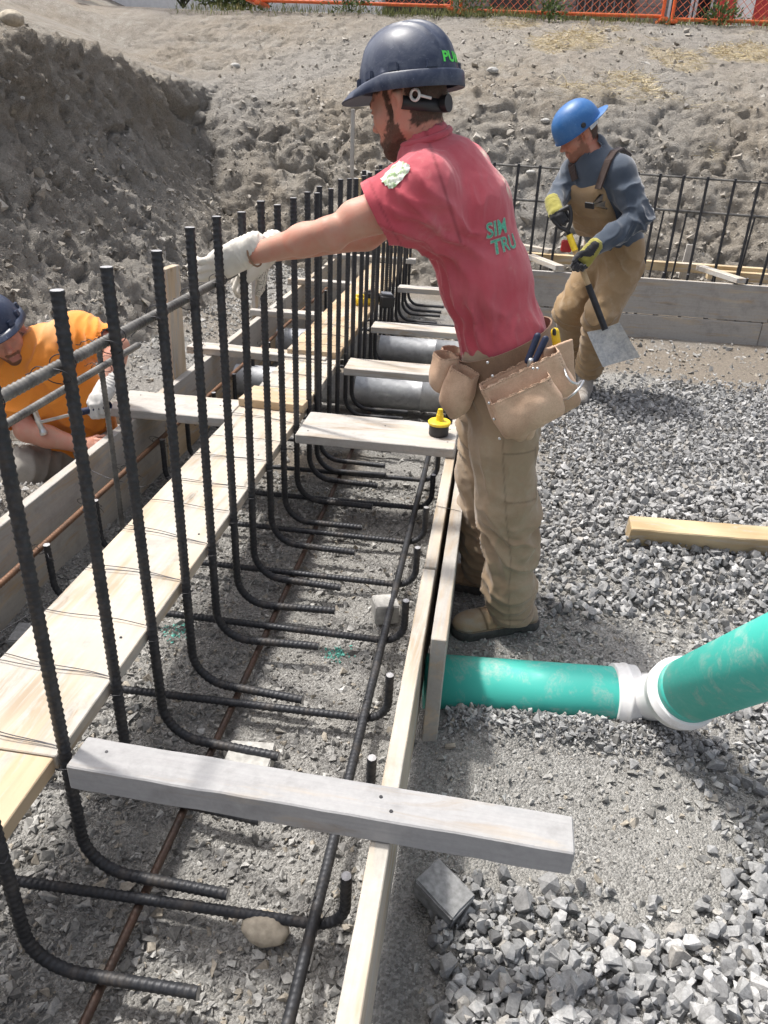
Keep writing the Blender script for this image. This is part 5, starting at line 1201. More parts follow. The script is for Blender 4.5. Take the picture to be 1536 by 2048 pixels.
smesh('trousers', s, [MAT['khaki']], red, post, 1, {'dark': seam_attr, 'dirt': lambda V, N: .35*np.exp(-((V-legL[1]-np.array([.05, 0, -.07]))**2).sum(1)/.07**2)*sstep(.0, .5, noise(V, 30., 4))})
tB = nrm(np.array([-.013, 2.185, 0])-np.array([.25, 2.30, 0])); boot('boot', frame(tB, (tB[1]*-1, tB[0], 0), (.185, 2.268, .004), 1.02), red, [MAT['boot'], MAT['sole']])
boot('boot', frame((-.98, .15, 0), (-.15, -.98, 0), (.088, 2.49, .004), 1.02), red, [MAT['boot'], MAT['sole']])
# hat
HH = HT @ np.array(Matrix.Translation((-.010, 0, .040)))
Rp = np.array(Matrix.Rotation(-.20, 4, 'Y')); HH = HH @ Rp
hat = hard_hat(HH, MAT['hat_navy'], red, .146, .116, .158, .052); hat_bits(HH, hat, MAT['hat_navy'])
def hat_bend(co):
    ph = math.radians(163)+co.x/.128; z = .034+co.y; d = np.array([math.cos(ph), math.sin(ph), 0]); w = d*.30+np.array([0, 0, z+.05]); dn = np.array([-d[0], -d[1], -.20])
    return HH[:3, :3]@w+HH[:3, 3], nrm(HH[:3, :3]@dn)
lt = lettering('PUM', None, .036, hat, MAT['neon'], 'hat_lettering', red, .0012, 0, bend=hat_bend, fat=.0012); sub_of(lt, hat)
# glove on the bar (left hand, seen from its back) and the other hand behind
hd = nrm(aty(372, 562, 2.225)-aty(480, 506, 2.245)); GT = frame(hd, (.25, .55, -.80), aty(482, 508, 2.246), 1.02)
def glove(name, T, mat, parent, h=.0032, **kw):
    s = Sculpt(h, T); hand_ops(s, **kw)
    def post(V, N): q = inv_apply(T, V); return V+N*(.0010*np.sin(q[:, 0]*500+2*noise(q, 40., 2))*(q[:, 0] < .01)+.0016*noise(V, 60., 3))[:, None]
    return smesh(name, s, mat if isinstance(mat, list) else [mat], parent, post, 1)
def dots_mat():
    n = NT('dotted_knit'); c = n.a('TexCoord').outputs['Object']; v = n.a('TexVoronoi', {'Vector': c, 'Scale': 210., 'Randomness': .12}).outputs['Distance']; p = n.attr('palm'); g = n.noise(c, 420., 2)
    col = n.mix(n.noise(c, 30., 4), (.60, .57, .51), (.74, .71, .65)); col = n.mix(n.math('MULTIPLY', p, n.ramp(v, [(.30, 1.), (.42, 0.)])), col, (.055, .052, .05))
    n.P(Base_Color=col, Roughness=.95, Specular_IOR_Level=.1, Normal=n.bump(g, .5, .002)); return n.m
MAT['dotted'] = dots_mat()
def palm_attr(o, T):
    V = np.array([v.co[:] for v in o.data.vertices]); q = inv_apply(T, V); fattr(o.data, 'palm', sstep(.0, -.010, q[:, 2]+.3*np.maximum(0, q[:, 0]-.06))*(q[:, 0] > .015), 'POINT')
g1 = glove('glove', GT, MAT['dotted'], red, curl=(.30, .34, .36, .40), thumb=(.9, .5), fat=1.20, side=1, cuff=.03); palm_attr(g1, GT)
hd2 = nrm(aty(455, 575, 2.36)-aty(530, 505, 2.40)); GT2 = frame(hd2, (.3, -.6, -.7), RW, 1.0)
g2 = glove('glove', GT2, MAT['dotted'], red, curl=(.6, .65, .7, .7), thumb=(.9, .5), fat=1.2, side=1, cuff=.03); palm_attr(g2, GT2)
t_ = np.linspace(0, 2*np.pi, 30); wd_ = nrm(LE-LW); e1 = nrm(np.cross(wd_, [0, 1, 0])); e2 = np.cross(wd_, e1); bc = LW+wd_*.012
bme = tube_mesh([bc+.0355*np.cos(t_)[:, None]*e1+.0345*np.sin(t_)[:, None]*e2], .0032, 6, .016); bme.materials[0] = MAT['leather_dark']; br = bpy.data.objects.new('bracelet', bme); COL.objects.link(br); br.parent = red; br.matrix_parent_inverse = red.matrix_basis.inverted()
# ---- tool belt
belt = empty('tool_belt', (0, 0, 0), 0, red); belt.matrix_parent_inverse = red.matrix_basis.inverted(); belt['label'] = 'tan leather tool belt with open pouches'
bF, bB = aty(934, 716, 2.25), aty(1097, 652, 2.35)
nb = nrm(np.array([-.40, 0, 1.])); bc = Wc+np.array([.01, 0, -.012]); t_ = np.arange(64)/64*2*np.pi
fu = nrm(fT-nb*(fT@nb)); lu = nrm(np.cross(nb, fu)); rings = []
for hh, ex in ((-.035, .003), (.035, .001), (.035, -.004), (-.035, -.002)): rings.append(bc+nb*hh+(.135+ex)*np.cos(t_)[:, None]*fu+(.189+ex)*np.sin(t_)[:, None]*lu)
i = np.arange(256).reshape(4, 64); j = np.roll(i, -1, 1); F = np.concatenate([np.stack([i[k], j[k], j[(k+1) % 4], i[(k+1) % 4]], 1) for k in range(4)])
def bchild(o): o.parent = belt; return o
bchild(obj_np('strap', np.concatenate(rings), F, [MAT['leather_dark']], False))
def pouch(name, c, u, w, size, open_=True, rnd=.018, taper=.0, wall=.006, h=.0034, mat=None, tip=None):
    """bag hanging at c (middle of its mouth): u along the mouth, w outward; size=(length, depth, bulge)"""
    u = nrm(u); w = np.array(w, float); w = nrm(w-u*(w@u)); v = np.cross(u, w); v = v if v[2] < 0 else -v
    R = np.stack([u, v, w], 1); c = np.array(c); L, D, B = size; s = Sculpt(h)
    s.box(c+v*(D/2), (L/2, D/2, B/2), R, rnd, .012); s.ell(c+v*(D*.62), (L*.50, D*.40, B*.62), R, .03)
    if tip is not None: s.cap(c+v*D*.8+u*tip*L, c+v*(D*1.10)+u*(tip*1.15)*L, B*.42, B*.25, .03)
    s.box(c+v*(D*.28), (L/2-wall, D*.46, B/2-wall*.8), R, rnd*.6, .004, 'sub'); s.cut(c-v*0.0, -v)
    def post(V, N):
        q = (V-c)@R; d = .0022*noise(V, 28., 7)*sstep(.004, .02, q[:, 1])-.0022*np.exp(-((q[:, 1]-.012)/.0016)**2)-.0018*np.exp(-((q[:, 1]-.020)/.0014)**2)
        return V+N*d[:, None]
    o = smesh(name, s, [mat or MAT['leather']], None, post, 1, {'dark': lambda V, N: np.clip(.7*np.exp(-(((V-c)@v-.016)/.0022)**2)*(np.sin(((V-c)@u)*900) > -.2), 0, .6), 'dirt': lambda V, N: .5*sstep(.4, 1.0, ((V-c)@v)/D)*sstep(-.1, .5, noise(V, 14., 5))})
    return bchild(o)
ub = nrm(aty(1090, 700, 2.12)-aty(966, 762, 2.10)); wo = np.array([.10, -1, .05])
# backing flap that hangs from the belt
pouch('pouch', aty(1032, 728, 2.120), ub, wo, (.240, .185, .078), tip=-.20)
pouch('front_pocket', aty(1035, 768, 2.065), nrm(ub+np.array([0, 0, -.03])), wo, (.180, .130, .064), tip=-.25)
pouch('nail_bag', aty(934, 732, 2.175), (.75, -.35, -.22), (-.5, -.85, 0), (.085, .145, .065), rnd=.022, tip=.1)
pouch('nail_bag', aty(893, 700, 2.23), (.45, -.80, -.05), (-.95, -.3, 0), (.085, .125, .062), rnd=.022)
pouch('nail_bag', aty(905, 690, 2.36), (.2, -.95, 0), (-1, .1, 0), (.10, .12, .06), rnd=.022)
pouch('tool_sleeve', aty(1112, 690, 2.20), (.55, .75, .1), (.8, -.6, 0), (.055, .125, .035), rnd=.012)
bk = Sculpt(.0042); bk.box(aty(1120, 745, 2.16), (.055, .085, .006), np.stack([nrm((.75, .62, .2)), nrm((.25, 0, -1.)), nrm((.6, -.75, .1))], 1), .005, .004)
bchild(smesh('hammer_flap', bk, [MAT['leather']], None, lambda V, N: V+N*(.002*noise(V, 25., 9))[:, None]))
for k, (px, py) in enumerate([(1096, 738), (1107, 735), (1118, 728)]):
    a_ = aty(px, py-4, 2.115); b_ = aty(px+7, py+26, 2.115); p_ = bpy.data.objects.new('pencil_loop', tube_mesh([[a_, b_]], .0085, 12)); p_.data.materials[0] = MAT['leather']; COL.objects.link(p_); bchild(p_)
hl = [aty(1128, 738, 2.10), aty(1133, 752, 2.07), aty(1142, 764, 2.06), aty(1155, 768, 2.07), aty(1163, 762, 2.10)]; hl2 = [aty(1167, 762, 2.09), aty(1160, 775, 2.05), aty(1148, 787, 2.04), aty(1135, 797, 2.05), aty(1124, 799, 2.08)]
p_ = bpy.data.objects.new('hammer_loop', tube_mesh([hl, hl2], .0036, 8)); p_.data.materials[0] = MAT['steel']; COL.objects.link(p_); bchild(p_)
for k, (px, py, Y_) in enumerate([(975, 725, 2.072), (985, 752, 2.075), (1066, 737, 2.058), (1075, 737, 2.06), (978, 806, 2.04), (988, 838, 2.04), (999, 877, 2.05), (1134, 775, 2.1)]):
    bm = bmesh.new(); bmesh.ops.create_uvsphere(bm, u_segments=10, v_segments=6, radius=.0045); o = from_bm('rivet', bm, MAT['steel'], None, True); o.location = aty(px, py, Y_); bchild(o)
# tools carried in the belt are things of their own
def stick(name, a_, b_, r0, r1, mat, parent): 
    s = Sculpt(.003); s.cap(a_, b_, r0, r1, .004, ((0, 1, 0), .8)); return smesh(name, s, [mat], parent)
pl_e = empty('pliers', tuple(aty(1060, 715, 2.13))); tag(pl_e, 'pliers with navy grips standing in the big tan pouch', 'pliers')
stick('grip', aty(1075, 672, 2.135), aty(1055, 722, 2.12), .010, .009, MAT['navy_grip'], pl_e); stick('grip', aty(1091, 678, 2.125), aty(1070, 722, 2.115), .010, .009, MAT['navy_grip'], pl_e)
stick('jaw', aty(1062, 722, 2.115), aty(1050, 790, 2.115), .010, .008, MAT['steel'], pl_e)
kn = empty('utility_knife', tuple(aty(1112, 690, 2.2))); tag(kn, 'yellow utility knife in the narrow belt sleeve', 'knife')
stick('handle', aty(1110, 664, 2.20), aty(1120, 730, 2.20), .0125, .012, MAT['yellow_pl'], kn); stick('slider', aty(1108, 660, 2.188), aty(1109, 668, 2.188), .006, .006, MAT['black_pl'], kn)
# ------------------------------------------------------------ man with the shovel
m2 = empty('person', (.72, 5.02, .0)); tag(m2, 'bent man in brown bib overalls and bright blue hard hat holding a shovel', 'person')
f2 = nrm((-.74, -.67, 0)); l2 = np.array([-f2[1], f2[0], 0])
P2 = aty(1226, 500, 5.08); M2 = aty(1217, 430, 5.03); C2 = aty(1200, 368, 4.98); U2 = aty(1190, 322, 4.95); N2 = aty(1192, 300, 4.94)
S2L = aty(1240, 346, 4.84); E2L = aty(1279, 436, 4.74); W2L = aty(1182, 500, 4.64); S2R = aty(1148, 346, 5.04); E2R = aty(1117, 392, 4.96); W2R = aty(1108, 415, 4.80)
h2 = nrm((-.90, -.27, -.60)); e2_ = np.array([.28, -.96, 0]); HT2 = frame(h2, e2_, aty(1168, 272, 4.87)-nrm(e2_)*.076, 1.0)
s = Sculpt(.0062, HT2); head_ops(s); s.T = np.eye(4)
hb2 = (HT2 @ np.array([-.035, 0, -.035, 1]))[:3]; s.cap(hb2, N2-np.array([0, 0, .03]), .056, .066, .03); s.cap((HT2 @ np.array([.02, 0, -.07, 1]))[:3], N2+f2*.02-np.array([0, 0, .03]), .032, .05, .03)
s.chain([N2-np.array([0, 0, .05]), C2, M2, P2], [.065, .05, .05, .05], .03)
s.chain([S2L, E2L, W2L], [.045, .04, .028], .02); s.chain([S2R, E2R, W2R], [.045, .04, .028], .02)
at2 = head_attrs(HT2, -.05, .048, .55, 9)
smesh('body', s, [MAT['skin2']], m2, lambda V, N: V+N*(at2['hair'](V, N)*.003)[:, None], 1, at2)
# fleece jacket
s = Sculpt(.0078); s.chain([P2+np.array([0, 0, .05]), M2, C2, mid(C2, U2, .7)], [.150, .148, .150, .125], .05, (l2, 1.28))
s.cap(U2-np.array([0, 0, .03])+l2*.05, S2L, .066, .078, .06); s.cap(U2-np.array([0, 0, .03])-l2*.05, S2R, .066, .074, .06)
s.chain([S2L, mid(S2L, E2L), E2L], [.082, .074, .066], .04); s.chain([E2L, mid(E2L, W2L), W2L], [.066, .058, .046], .03); s.chain([S2R, E2R], [.072, .060], .04); s.chain([E2R, W2R], [.060, .044], .03)
s.cap(N2-np.array([0, 0, .045]), N2+nrm(hb2-N2)*.020, .082, .074, .03)
s.cap(N2+nrm(hb2-N2)*.0+f2*.02, N2+nrm(hb2-N2)*.12+f2*.01, .062, .066, .004, op='sub')
smesh('jacket', s, [MAT['fleece']], m2, lambda V, N: creases(V, N, [(E2L, (.12, .15, .12), (.6, .2, -.7), 15, .045), (mid(S2L, E2L), (.1, .15, .13), (.9, 0, .3), 11, .035), (mid(E2L, W2L), (.13, .15, .08), (.5, 0, .9), 15, .035), (mid(S2R, E2R, .6), (.1, .15, .1), (.9, 0, .4), 18, .035), (M2+l2*.14, (.12, .15, .16), (.3, 0, -1), 11, .03)], 51)+N*(.004*fbm(V, 7., 53, 3))[:, None], 1)
# bib overalls
k2L, a2L = aty(1200, 635, 4.82), aty(1177, 738, 4.98); k2R, a2R = aty(1140, 622, 5.05), aty(1150, 715, 5.26)
h2L, h2R = P2+l2*.10-np.array([0, 0, .09]), P2-l2*.10-np.array([0, 0, .09])
s = Sculpt(.0078); s.chain([h2L, k2L, a2L], [.125, .098, .082], .04); s.chain([h2R, k2R, a2R], [.125, .098, .080], .04)
s.cap(P2+np.array([0, 0, .03]), mid(h2L, h2R)+np.array([0, 0, .0]), .155, .135, .05, (l2, 1.30))
bibR = np.stack([l2, nrm(C2-P2), nrm(np.cross(l2, nrm(C2-P2)))], 1); fo = f2+np.array([0, 0, -.25]); fo = nrm(fo)
for t in np.linspace(0, 1, 6): s.cap(mid(M2, C2, t*1.25-.30)+fo*.120-l2*(.115-.02*t), mid(M2, C2, t*1.25-.30)+fo*.120+l2*(.115-.02*t), .052, .052, .03)
def ov_post(V, N): return creases(V, N, [(k2L, (.13, .15, .13), (.95, 0, .3), 13, .05), (a2L+np.array([0, 0, .06]), (.12, .15, .1), (1, 0, .1), 17, .055), (k2R, (.13, .15, .15), (.9, 0, -.4), 12, .05), (a2R+np.array([0, 0, .06]), (.12, .15, .1), (1, 0, .1), 17, .055), (h2L, (.15, .2, .13), (.8, 0, -.6), 12, .04), (M2+fo*.15, (.13, .2, .1), (.9, 0, .2), 14, .03)], 61)+N*(.004*fbm(V, 7., 63, 3))[:, None]
ov = smesh('overalls', s, [MAT['duck']], m2, ov_post, 1)
def kid(o, p): o.parent = p; o.matrix_parent_inverse = p.matrix_basis.inverted(); return o
def strap(name, pts, w_dir, w, mat, parent, th=.004):
    p, t = resample_path(np.array(pts, float), .015); T = np.gradient(p, axis=0); V = []
    for q, d in zip(p, T):
        wd = np.array(w_dir, float); wd = nrm(wd-nrm(d)*(wd@nrm(d))); n = nrm(np.cross(wd, d)); V += [q+wd*w/2+n*th, q+wd*w/2-n*th, q-wd*w/2-n*th, q-wd*w/2+n*th]
    i = np.arange(len(V)).reshape(-1, 4); j = np.roll(i, -1, 1); F = np.stack([i[:-1].ravel(), i[1:].ravel(), j[1:].ravel(), j[:-1].ravel()], 1)
    return kid(obj_np(name, np.array(V), [F, i[:1], i[-1:, ::-1]], [mat], False), parent)
MAT['strap_brown'] = cloth_mat('strap_elastic', (.035, .022, .020), (.055, .036, .03), (.2, .18, .16), .1)
strap('shoulder_strap', [aty(1196, 378, 4.76), aty(1205, 352, 4.775), aty(1216, 322, 4.79), aty(1228, 303, 4.84), aty(1240, 297, 4.93), aty(1256, 310, 5.03)], l2, .044, MAT['strap_brown'], m2, .006)
strap('shoulder_strap', [aty(1150, 360, 4.885), aty(1146, 345, 4.90), aty(1143, 330, 4.93), aty(1150, 316, 5.0)], l2, .040, MAT['strap_brown'], m2, .006)
patch_on(ov, aty(1183, 410, 4.75), fo, (0, 0, 1), .105, .10, MAT['duck'], 'bib_pocket', m2, .006, 4)
patch_on(ov, aty(1184, 412, 4.74), fo, (0, 0, 1), .060, .032, MAT['black_pl'], 'phone', m2, .011, 4) if False else None
ph = Sculpt(.003); c_ = aty(1179, 411, 4.735); ph.box(c_, (.034, .018, .007), np.stack([l2, nrm(np.cross(fo, l2)), fo], 1), .006, .003); o = smesh('phone', ph, [MAT['black_pl']]); o.location = (0, 0, 0)
tag(o, 'black phone in the bib pocket of the brown overalls', 'phone')
# boots, hat
boot('boot', frame((-.25, -.96, 0), (.96, -.25, 0), a2L+np.array([-.01, -.02, -a2L[2]+.004+zground(a2L[0], a2L[1])[0]]), 1.02), m2, [MAT['boot_grey'], MAT['sole']], .0075)
boot('boot', frame((-.6, -.8, 0), (.8, -.6, 0), a2R+np.array([-.01, 0, -a2R[2]+.004+zground(a2R[0], a2R[1])[0]]), 1.02), m2, [MAT['boot_grey'], MAT['sole']], .0075)
HH2 = HT2 @ np.array(Matrix.Translation((-.008, 0, .036))) @ np.array(Matrix.Rotation(math.pi, 4, 'Z')) @ np.array(Matrix.Rotation(-.14, 4, 'Y'))
hat2 = hard_hat(HH2, MAT['hat_blue'], m2, .142, .118, .150, .050, False, False)
bm = bmesh.new(); bmesh.ops.create_cone(bm, cap_ends=True, segments=20, radius1=.015, radius2=.013, depth=.012); bmesh.ops.bevel(bm, geom=bm.edges[:], offset=.002, segments=2, affect='EDGES')
o = from_bm('side_button', bm, MAT['black_pl']); o.data.transform(Matrix((HH2).tolist()) @ Matrix.Translation((.0, -.1175, .024)) @ Matrix.Rotation(math.pi/2, 4, 'X')); sub_of(o, hat2)
ns = 30; ph_ = np.linspace(math.radians(-75), math.radians(75), ns); rr = [np.stack([(.112)*np.cos(ph_), .100*np.sin(ph_), np.full(ns, z)], 1) for z in (.0, -.030)]
V = np.concatenate(rr); i = np.arange(2*ns).reshape(2, ns); o = obj_np('sweat_band', V@HH2[:3, :3].T+HH2[:3, 3], np.stack([i[0, :-1], i[0, 1:], i[1, 1:], i[1, :-1]], 1), [MAT['white_pl']], True); sub_of(o, hat2)
# shovel, a thing of its own
SG, SB = aty(1121, 424, 4.72), aty(1203, 640, 4.58); sdv = nrm(SB-SG)
sh = empty('shovel', tuple(SB)); tag(sh, 'square mouth shovel with black D grip and yellow collar held by the bent man', 'shovel')
def tpart(name, paths, r, mat, ns=10): o = bpy.data.objects.new(name, tube_mesh(paths, r, ns, .012)); o.data.materials[0] = mat; COL.objects.link(o); return kid(o, sh)
MAT['ash'] = wood('ash_handle', (.52, .38, .22), (.40, .27, .15), .1, (.4, .36, .3), 0, .55, False)
y0_ = SG+sdv*.145; tpart('handle', [y0_, SB-sdv*.20], .0165, MAT['ash'], 14); tpart('collar', [SG+sdv*.135, SG+sdv*.23], .0185, MAT['yellow_pl'], 14)
lat = nrm(np.cross(sdv, [.2, 1, .1])); gl, gr = SG-lat*.055, SG+lat*.055
tpart('grip', [y0_, SG+sdv*.11, SG+sdv*.08-lat*.03, SG+sdv*.03-lat*.052, gl, gl-sdv*.012], .0115, MAT['black_pl']); tpart('grip', [y0_, SG+sdv*.11, SG+sdv*.08+lat*.03, SG+sdv*.03+lat*.052, gr, gr-sdv*.012], .0115, MAT['black_pl']); tpart('grip', [gl-sdv*.004, gr-sdv*.004], .0145, MAT['black_pl'])
MAT['blackpaint'] = simple('black_paint', (.022, .022, .025), .4, .2, 30., .5, .1); tpart('socket', [SB-sdv*.215, SB-sdv*.08, SB+sdv*.06], .0190, MAT['blackpaint'], 14)
bl = [aty(x, y, Y_) for x, y, Y_ in ((1170, 664, 4.60), (1235, 645, 4.66), (1277, 714, 4.66), (1203, 734, 4.58))]; nu, nv = 17, 19; V = []
bn = nrm(np.cross(bl[1]-bl[0], bl[3]-bl[0])); bn = bn if bn[1] < 0 else -bn
for sd2 in (0., .004):
    for i in range(nu):
        for j in range(nv):
            a_, b_ = i/(nu-1), j/(nv-1); p = (bl[0]*(1-a_)+bl[1]*a_)*(1-b_)+(bl[3]*(1-a_)+bl[2]*a_)*b_; k = (2*a_-1)
            V.append(p+bn*(.024*k**2+.010*(1-b_)**2+.004*noise(np.array([p]), 9., 4)[0])-bn*sd2+sdv*.012*(1-abs(k))*(b_ < .001))
V = np.array(V); g = grid_faces(nu, nv); n1 = nu*nv; idx = np.arange(n1).reshape(nu, nv); loop = np.concatenate([idx[:, 0], idx[-1, 1:], idx[-2::-1, -1], idx[0, -2:0:-1]]); lp2 = np.roll(loop, -1)
F = np.concatenate([g, g[:, ::-1]+n1, np.stack([loop, lp2, lp2+n1, loop+n1], 1)])
def blade_mat():
    n = NT('shovel_steel'); c = n.a('TexCoord').outputs['Object']; f = n.noise(c, 22., 6, .7, .5); d = n.noise(c, 60., 5, .7)
    n.P(Base_Color=n.mix(n.ramp(f, [(.38, 0.), (.56, 1.)]), n.ramp(d, [(.3, (.28, .29, .30)), (.7, (.46, .47, .48))]), n.ramp(d, [(.3, (.40, .40, .38)), (.7, (.62, .62, .60))])), Metallic=.3, Roughness=.6, Normal=n.bump(f, .4, .003)); return n.m
o = obj_np('blade', V, F, [blade_mat()], True); o.modifiers.new('edges', 'EDGE_SPLIT').split_angle = math.radians(50); kid(o, sh)
# gloves: yellow knit backs over dark palms
def two_tone(o, T, cut=.0):
    V = np.array([v.co[:] for v in o.data.vertices]); q = inv_apply(T, V); F = np.array([p.vertices[:] for p in o.data.polygons]); c = q[F].mean(1); o.data.polygons.foreach_set('material_index', ((c[:, 2] > cut) & (c[:, 0] < .075)).astype(np.int32))
hL = SG+sdv*.31; GT3 = frame(nrm(hL-W2L+np.array([-.02, -.01, -.03])), -sdv, W2L+nrm(hL-W2L)*.005-np.array([0, .02, .0]), .98)
g3 = glove('glove', GT3, [MAT['glove_dark'], MAT['glove_lime']], m2, .0048, curl=(1.05, 1.05, 1.05, 1.05), thumb=(1.1, .8), fat=1.22, side=1, cuff=.02); two_tone(g3, GT3, -.03)
GT4 = frame(nrm(SG-sdv*.004-W2R+np.array([.0, 0, -.05])), lat, W2R+np.array([-.005, -.015, .012]), .98)
g4 = glove('glove', GT4, [MAT['glove_dark'], MAT['glove_lime']], m2, .0048, curl=(1.0, 1.0, 1.05, 1.1), thumb=(1.0, .7), fat=1.2, side=1, cuff=.02); two_tone(g4, GT4, .008)

# tape measure clipped at his belt
tm = Sculpt(.004); tc_ = aty(1133, 492, 4.86); tm.box(tc_, (.032, .024, .034), None, .01, .004); o = smesh('tape_measure', tm, [simple('red_case', (.45, .03, .03), .4)]); tag(o, 'small red tape measure hanging at the overalls of the bent man', 'tape measure')

# ------------------------------------------------------------ crouching man in orange
m3 = empty('person', (-1.95, 3.05, .02)); tag(m3, 'crouching man in an orange T-shirt and dark hard hat behind the left form', 'person')
P_ = aty(165, 880, 3.12); Mm = aty(125, 800, 3.05); Cm = aty(95, 725, 3.02); Um = aty(70, 690, 3.03); Nm = aty(52, 690, 3.00)
f3 = nrm((.30, -.95, -.05)); ax3 = nrm(Cm-P_); l3 = nrm(np.cross(f3, -ax3)*-1); l3 = nrm(np.cross(ax3, f3))
S3L = aty(158, 672, 3.04); E3L = aty(236, 694, 2.98); W3L = aty(214, 775, 2.86); S3R = aty(12, 765, 2.95); E3R = aty(52, 862, 2.84); W3R = aty(168, 893, 2.86)
h3 = nrm((.56, -.78, -.20)); HT3 = frame(h3, np.cross(nrm((-.38, -.12, .9)), h3), aty(8, 672, 2.93), .98)
s = Sculpt(.0058, HT3); head_ops(s); s.T = np.eye(4); hb3 = (HT3 @ np.array([-.03, 0, -.035, 1]))[:3]; s.cap(hb3, Um, .056, .07, .03)
s.chain([Um, Cm, Mm, P_], [.065, .05, .05, .05], .03); s.cap(Um, S3L, .05, .055, .03); s.cap(Um, S3R, .05, .055, .03)
s.chain([S3L, mid(S3L, E3L), E3L], [.055, .053, .044], .02); s.chain([E3L, mid(E3L, W3L, .3), W3L], [.044, .045, .029], .02); s.chain([S3R, E3R], [.055, .045], .02); s.chain([E3R, mid(E3R, W3R, .35), W3R], [.046, .048, .030], .02)
# bare right hand on the form
HR3 = frame(nrm(aty(205, 893, 2.80)-W3R), (.1, .5, .8), W3R, .95); s.T = HR3; hand_ops(s, curl=(.5, .5, .55, .6), thumb=(.6, .4), fat=.98, side=1, cuff=.02); s.T = np.eye(4)
at3 = head_attrs(HT3, -.05, .05, .9, 13)
smesh('body', s, [MAT['skin3']], m3, lambda V, N: V+N*(at3['hair'](V, N)*.003)[:, None]+N*(.0015*noise(V, 20., 3))[:, None], 1, at3)
s = Sculpt(.0066); s.chain([P_+ax3*-.03, mid(P_, Mm), Mm, Cm, mid(Cm, Um, .5)], [.130, .128, .132, .132, .105], .05, (l3, 1.35))
s.cap(mid(Cm, Um, .6)+l3*.03, S3L, .088, .092, .06); s.cap(mid(Cm, Um, .6)-l3*.03, S3R, .088, .092, .06)
hc = mid(S3L, E3L, .55); s.cap(S3L, hc, .092, .082, .05); hr = mid(S3R, E3R, .62); s.cap(S3R, hr, .092, .085, .05)
s.cap(hc, E3L+nrm(E3L-S3L)*.02, .062, .07, .004, op='sub'); s.cap(hr+nrm(E3R-S3R)*.03, E3R+nrm(E3R-S3R)*.05, .064, .075, .004, op='sub')
s.cap(Um-nrm(hb3-Um)*.02, hb3, .075, .068, .006, op='sub')
smesh('shirt', s, [MAT['orange']], m3, lambda V, N: creases(V, N, [(mid(Mm, P_), (.16, .2, .14), (.5, 0, -.85), 12, .045), (Cm+f3*.1, (.14, .2, .14), (.25, 0, -.95), 13, .045), (hc, (.09, .12, .1), (.3, 0, .95), 18, .035), (hr, (.1, .12, .1), (.9, 0, -.3), 15, .04), (P_+f3*.1, (.14, .2, .06), (1, 0, -.4), 18, .04)], 71)+N*(.004*fbm(V, 7., 73, 3))[:, None], 1,
      {'dirt': lambda V, N: .75*np.exp(-((V-mid(S3L, Um, .45)-np.array([0, -.03, .07]))**2).sum(1)/.085**2)})
sh3 = m3.children[-1]
T_ = text_frame(87, 757, 2.9, nrm(aty(125, 735, 2.9)-aty(87, 757, 2.9)), (-.3, 0, .9)); T_[:3, 3] += -T_[:3, 2]*.16+T_[:3, 2]*.12
lettering('Lon', T_, .040, sh3, MAT['black_pl'], 'chest_lettering', m3, .002)
MAT['dark_cloth'] = cloth_mat('dark_work_trousers', (.10, .095, .085), (.15, .14, .125), (.33, .31, .28), .25); MAT['grey_cloth'] = cloth_mat('dusty_trousers', (.24, .225, .20), (.32, .30, .27), (.42, .40, .36), .3)
K3L, K3R = np.array([-1.66, 3.02, .17]), np.array([-1.98, 2.82, .14])
s = Sculpt(.009); s.cap(P_+ax3*.0, P_-ax3*.10, .135, .14, .05, (l3, 1.25)); pv = P_-ax3*.12
s.chain([pv+l3*.08, K3L, K3L+np.array([-.12, .30, -.05])], [.115, .092, .075], .03); s.chain([pv-l3*.10, K3R, K3R+np.array([-.05, .36, -.05])], [.115, .092, .075], .03)
smesh('trousers', s, [MAT['grey_cloth']], m3, lambda V, N: creases(V, N, [(K3L, (.15, .15, .15), (.8, 0, .5), 14, .045), (K3R, (.15, .15, .15), (.8, 0, .5), 14, .045)], 81), 1)
boot('boot', frame((.3, -.9, .0), (.9, .3, 0), (-1.80, 3.34, .06), 1.0), m3, [MAT['boot_grey'], MAT['sole']], .0075); boot('boot', frame((.2, -.95, .0), (.95, .2, 0), (-2.05, 3.22, .06), 1.0), m3, [MAT['boot_grey'], MAT['sole']], .0075)
HH3 = HT3 @ np.array(Matrix.Translation((-.006, 0, .040))) @ np.array(Matrix.Rotation(-.16, 4, 'Y')); hat3 = hard_hat(HH3, MAT['hat_navy'], m3, .140, .114, .150, .018); hat_bits(HH3, hat3, MAT['hat_navy'])
# claw hammer in the gloved left hand
HA, HB = aty(212, 812, 2.80), aty(78, 845, 2.80); hd3 = nrm(HB-HA)
hm = empty('hammer', tuple(HB)); tag(hm, 'steel claw hammer in the grey glove of the crouching man', 'hammer')
def hpart(name, paths, r, mat, ns=10): o = bpy.data.objects.new(name, tube_mesh(paths, r, ns, .008)); o.data.materials[0] = mat; COL.objects.link(o); return kid(o, hm)
hpart('handle', [HA+hd3*.10, HB], .0078, MAT['steel'], 12); hpart('grip', [HA-hd3*.02, HA+hd3*.115], .0150, MAT['navy_grip'], 12)
hv = nrm(aty(80, 868, 2.80)-aty(63, 830, 2.80)); s = Sculpt(.0022); s.cap(HB-hv*.012, HB+hv*.030, .0125, .0115, .006); s.cap(HB+hv*.030, HB+hv*.044, .0110, .0155, .004); s.cap(HB+hv*.044, HB+hv*.052, .0165, .0160, .003); s.cut(HB+hv*.056, hv)
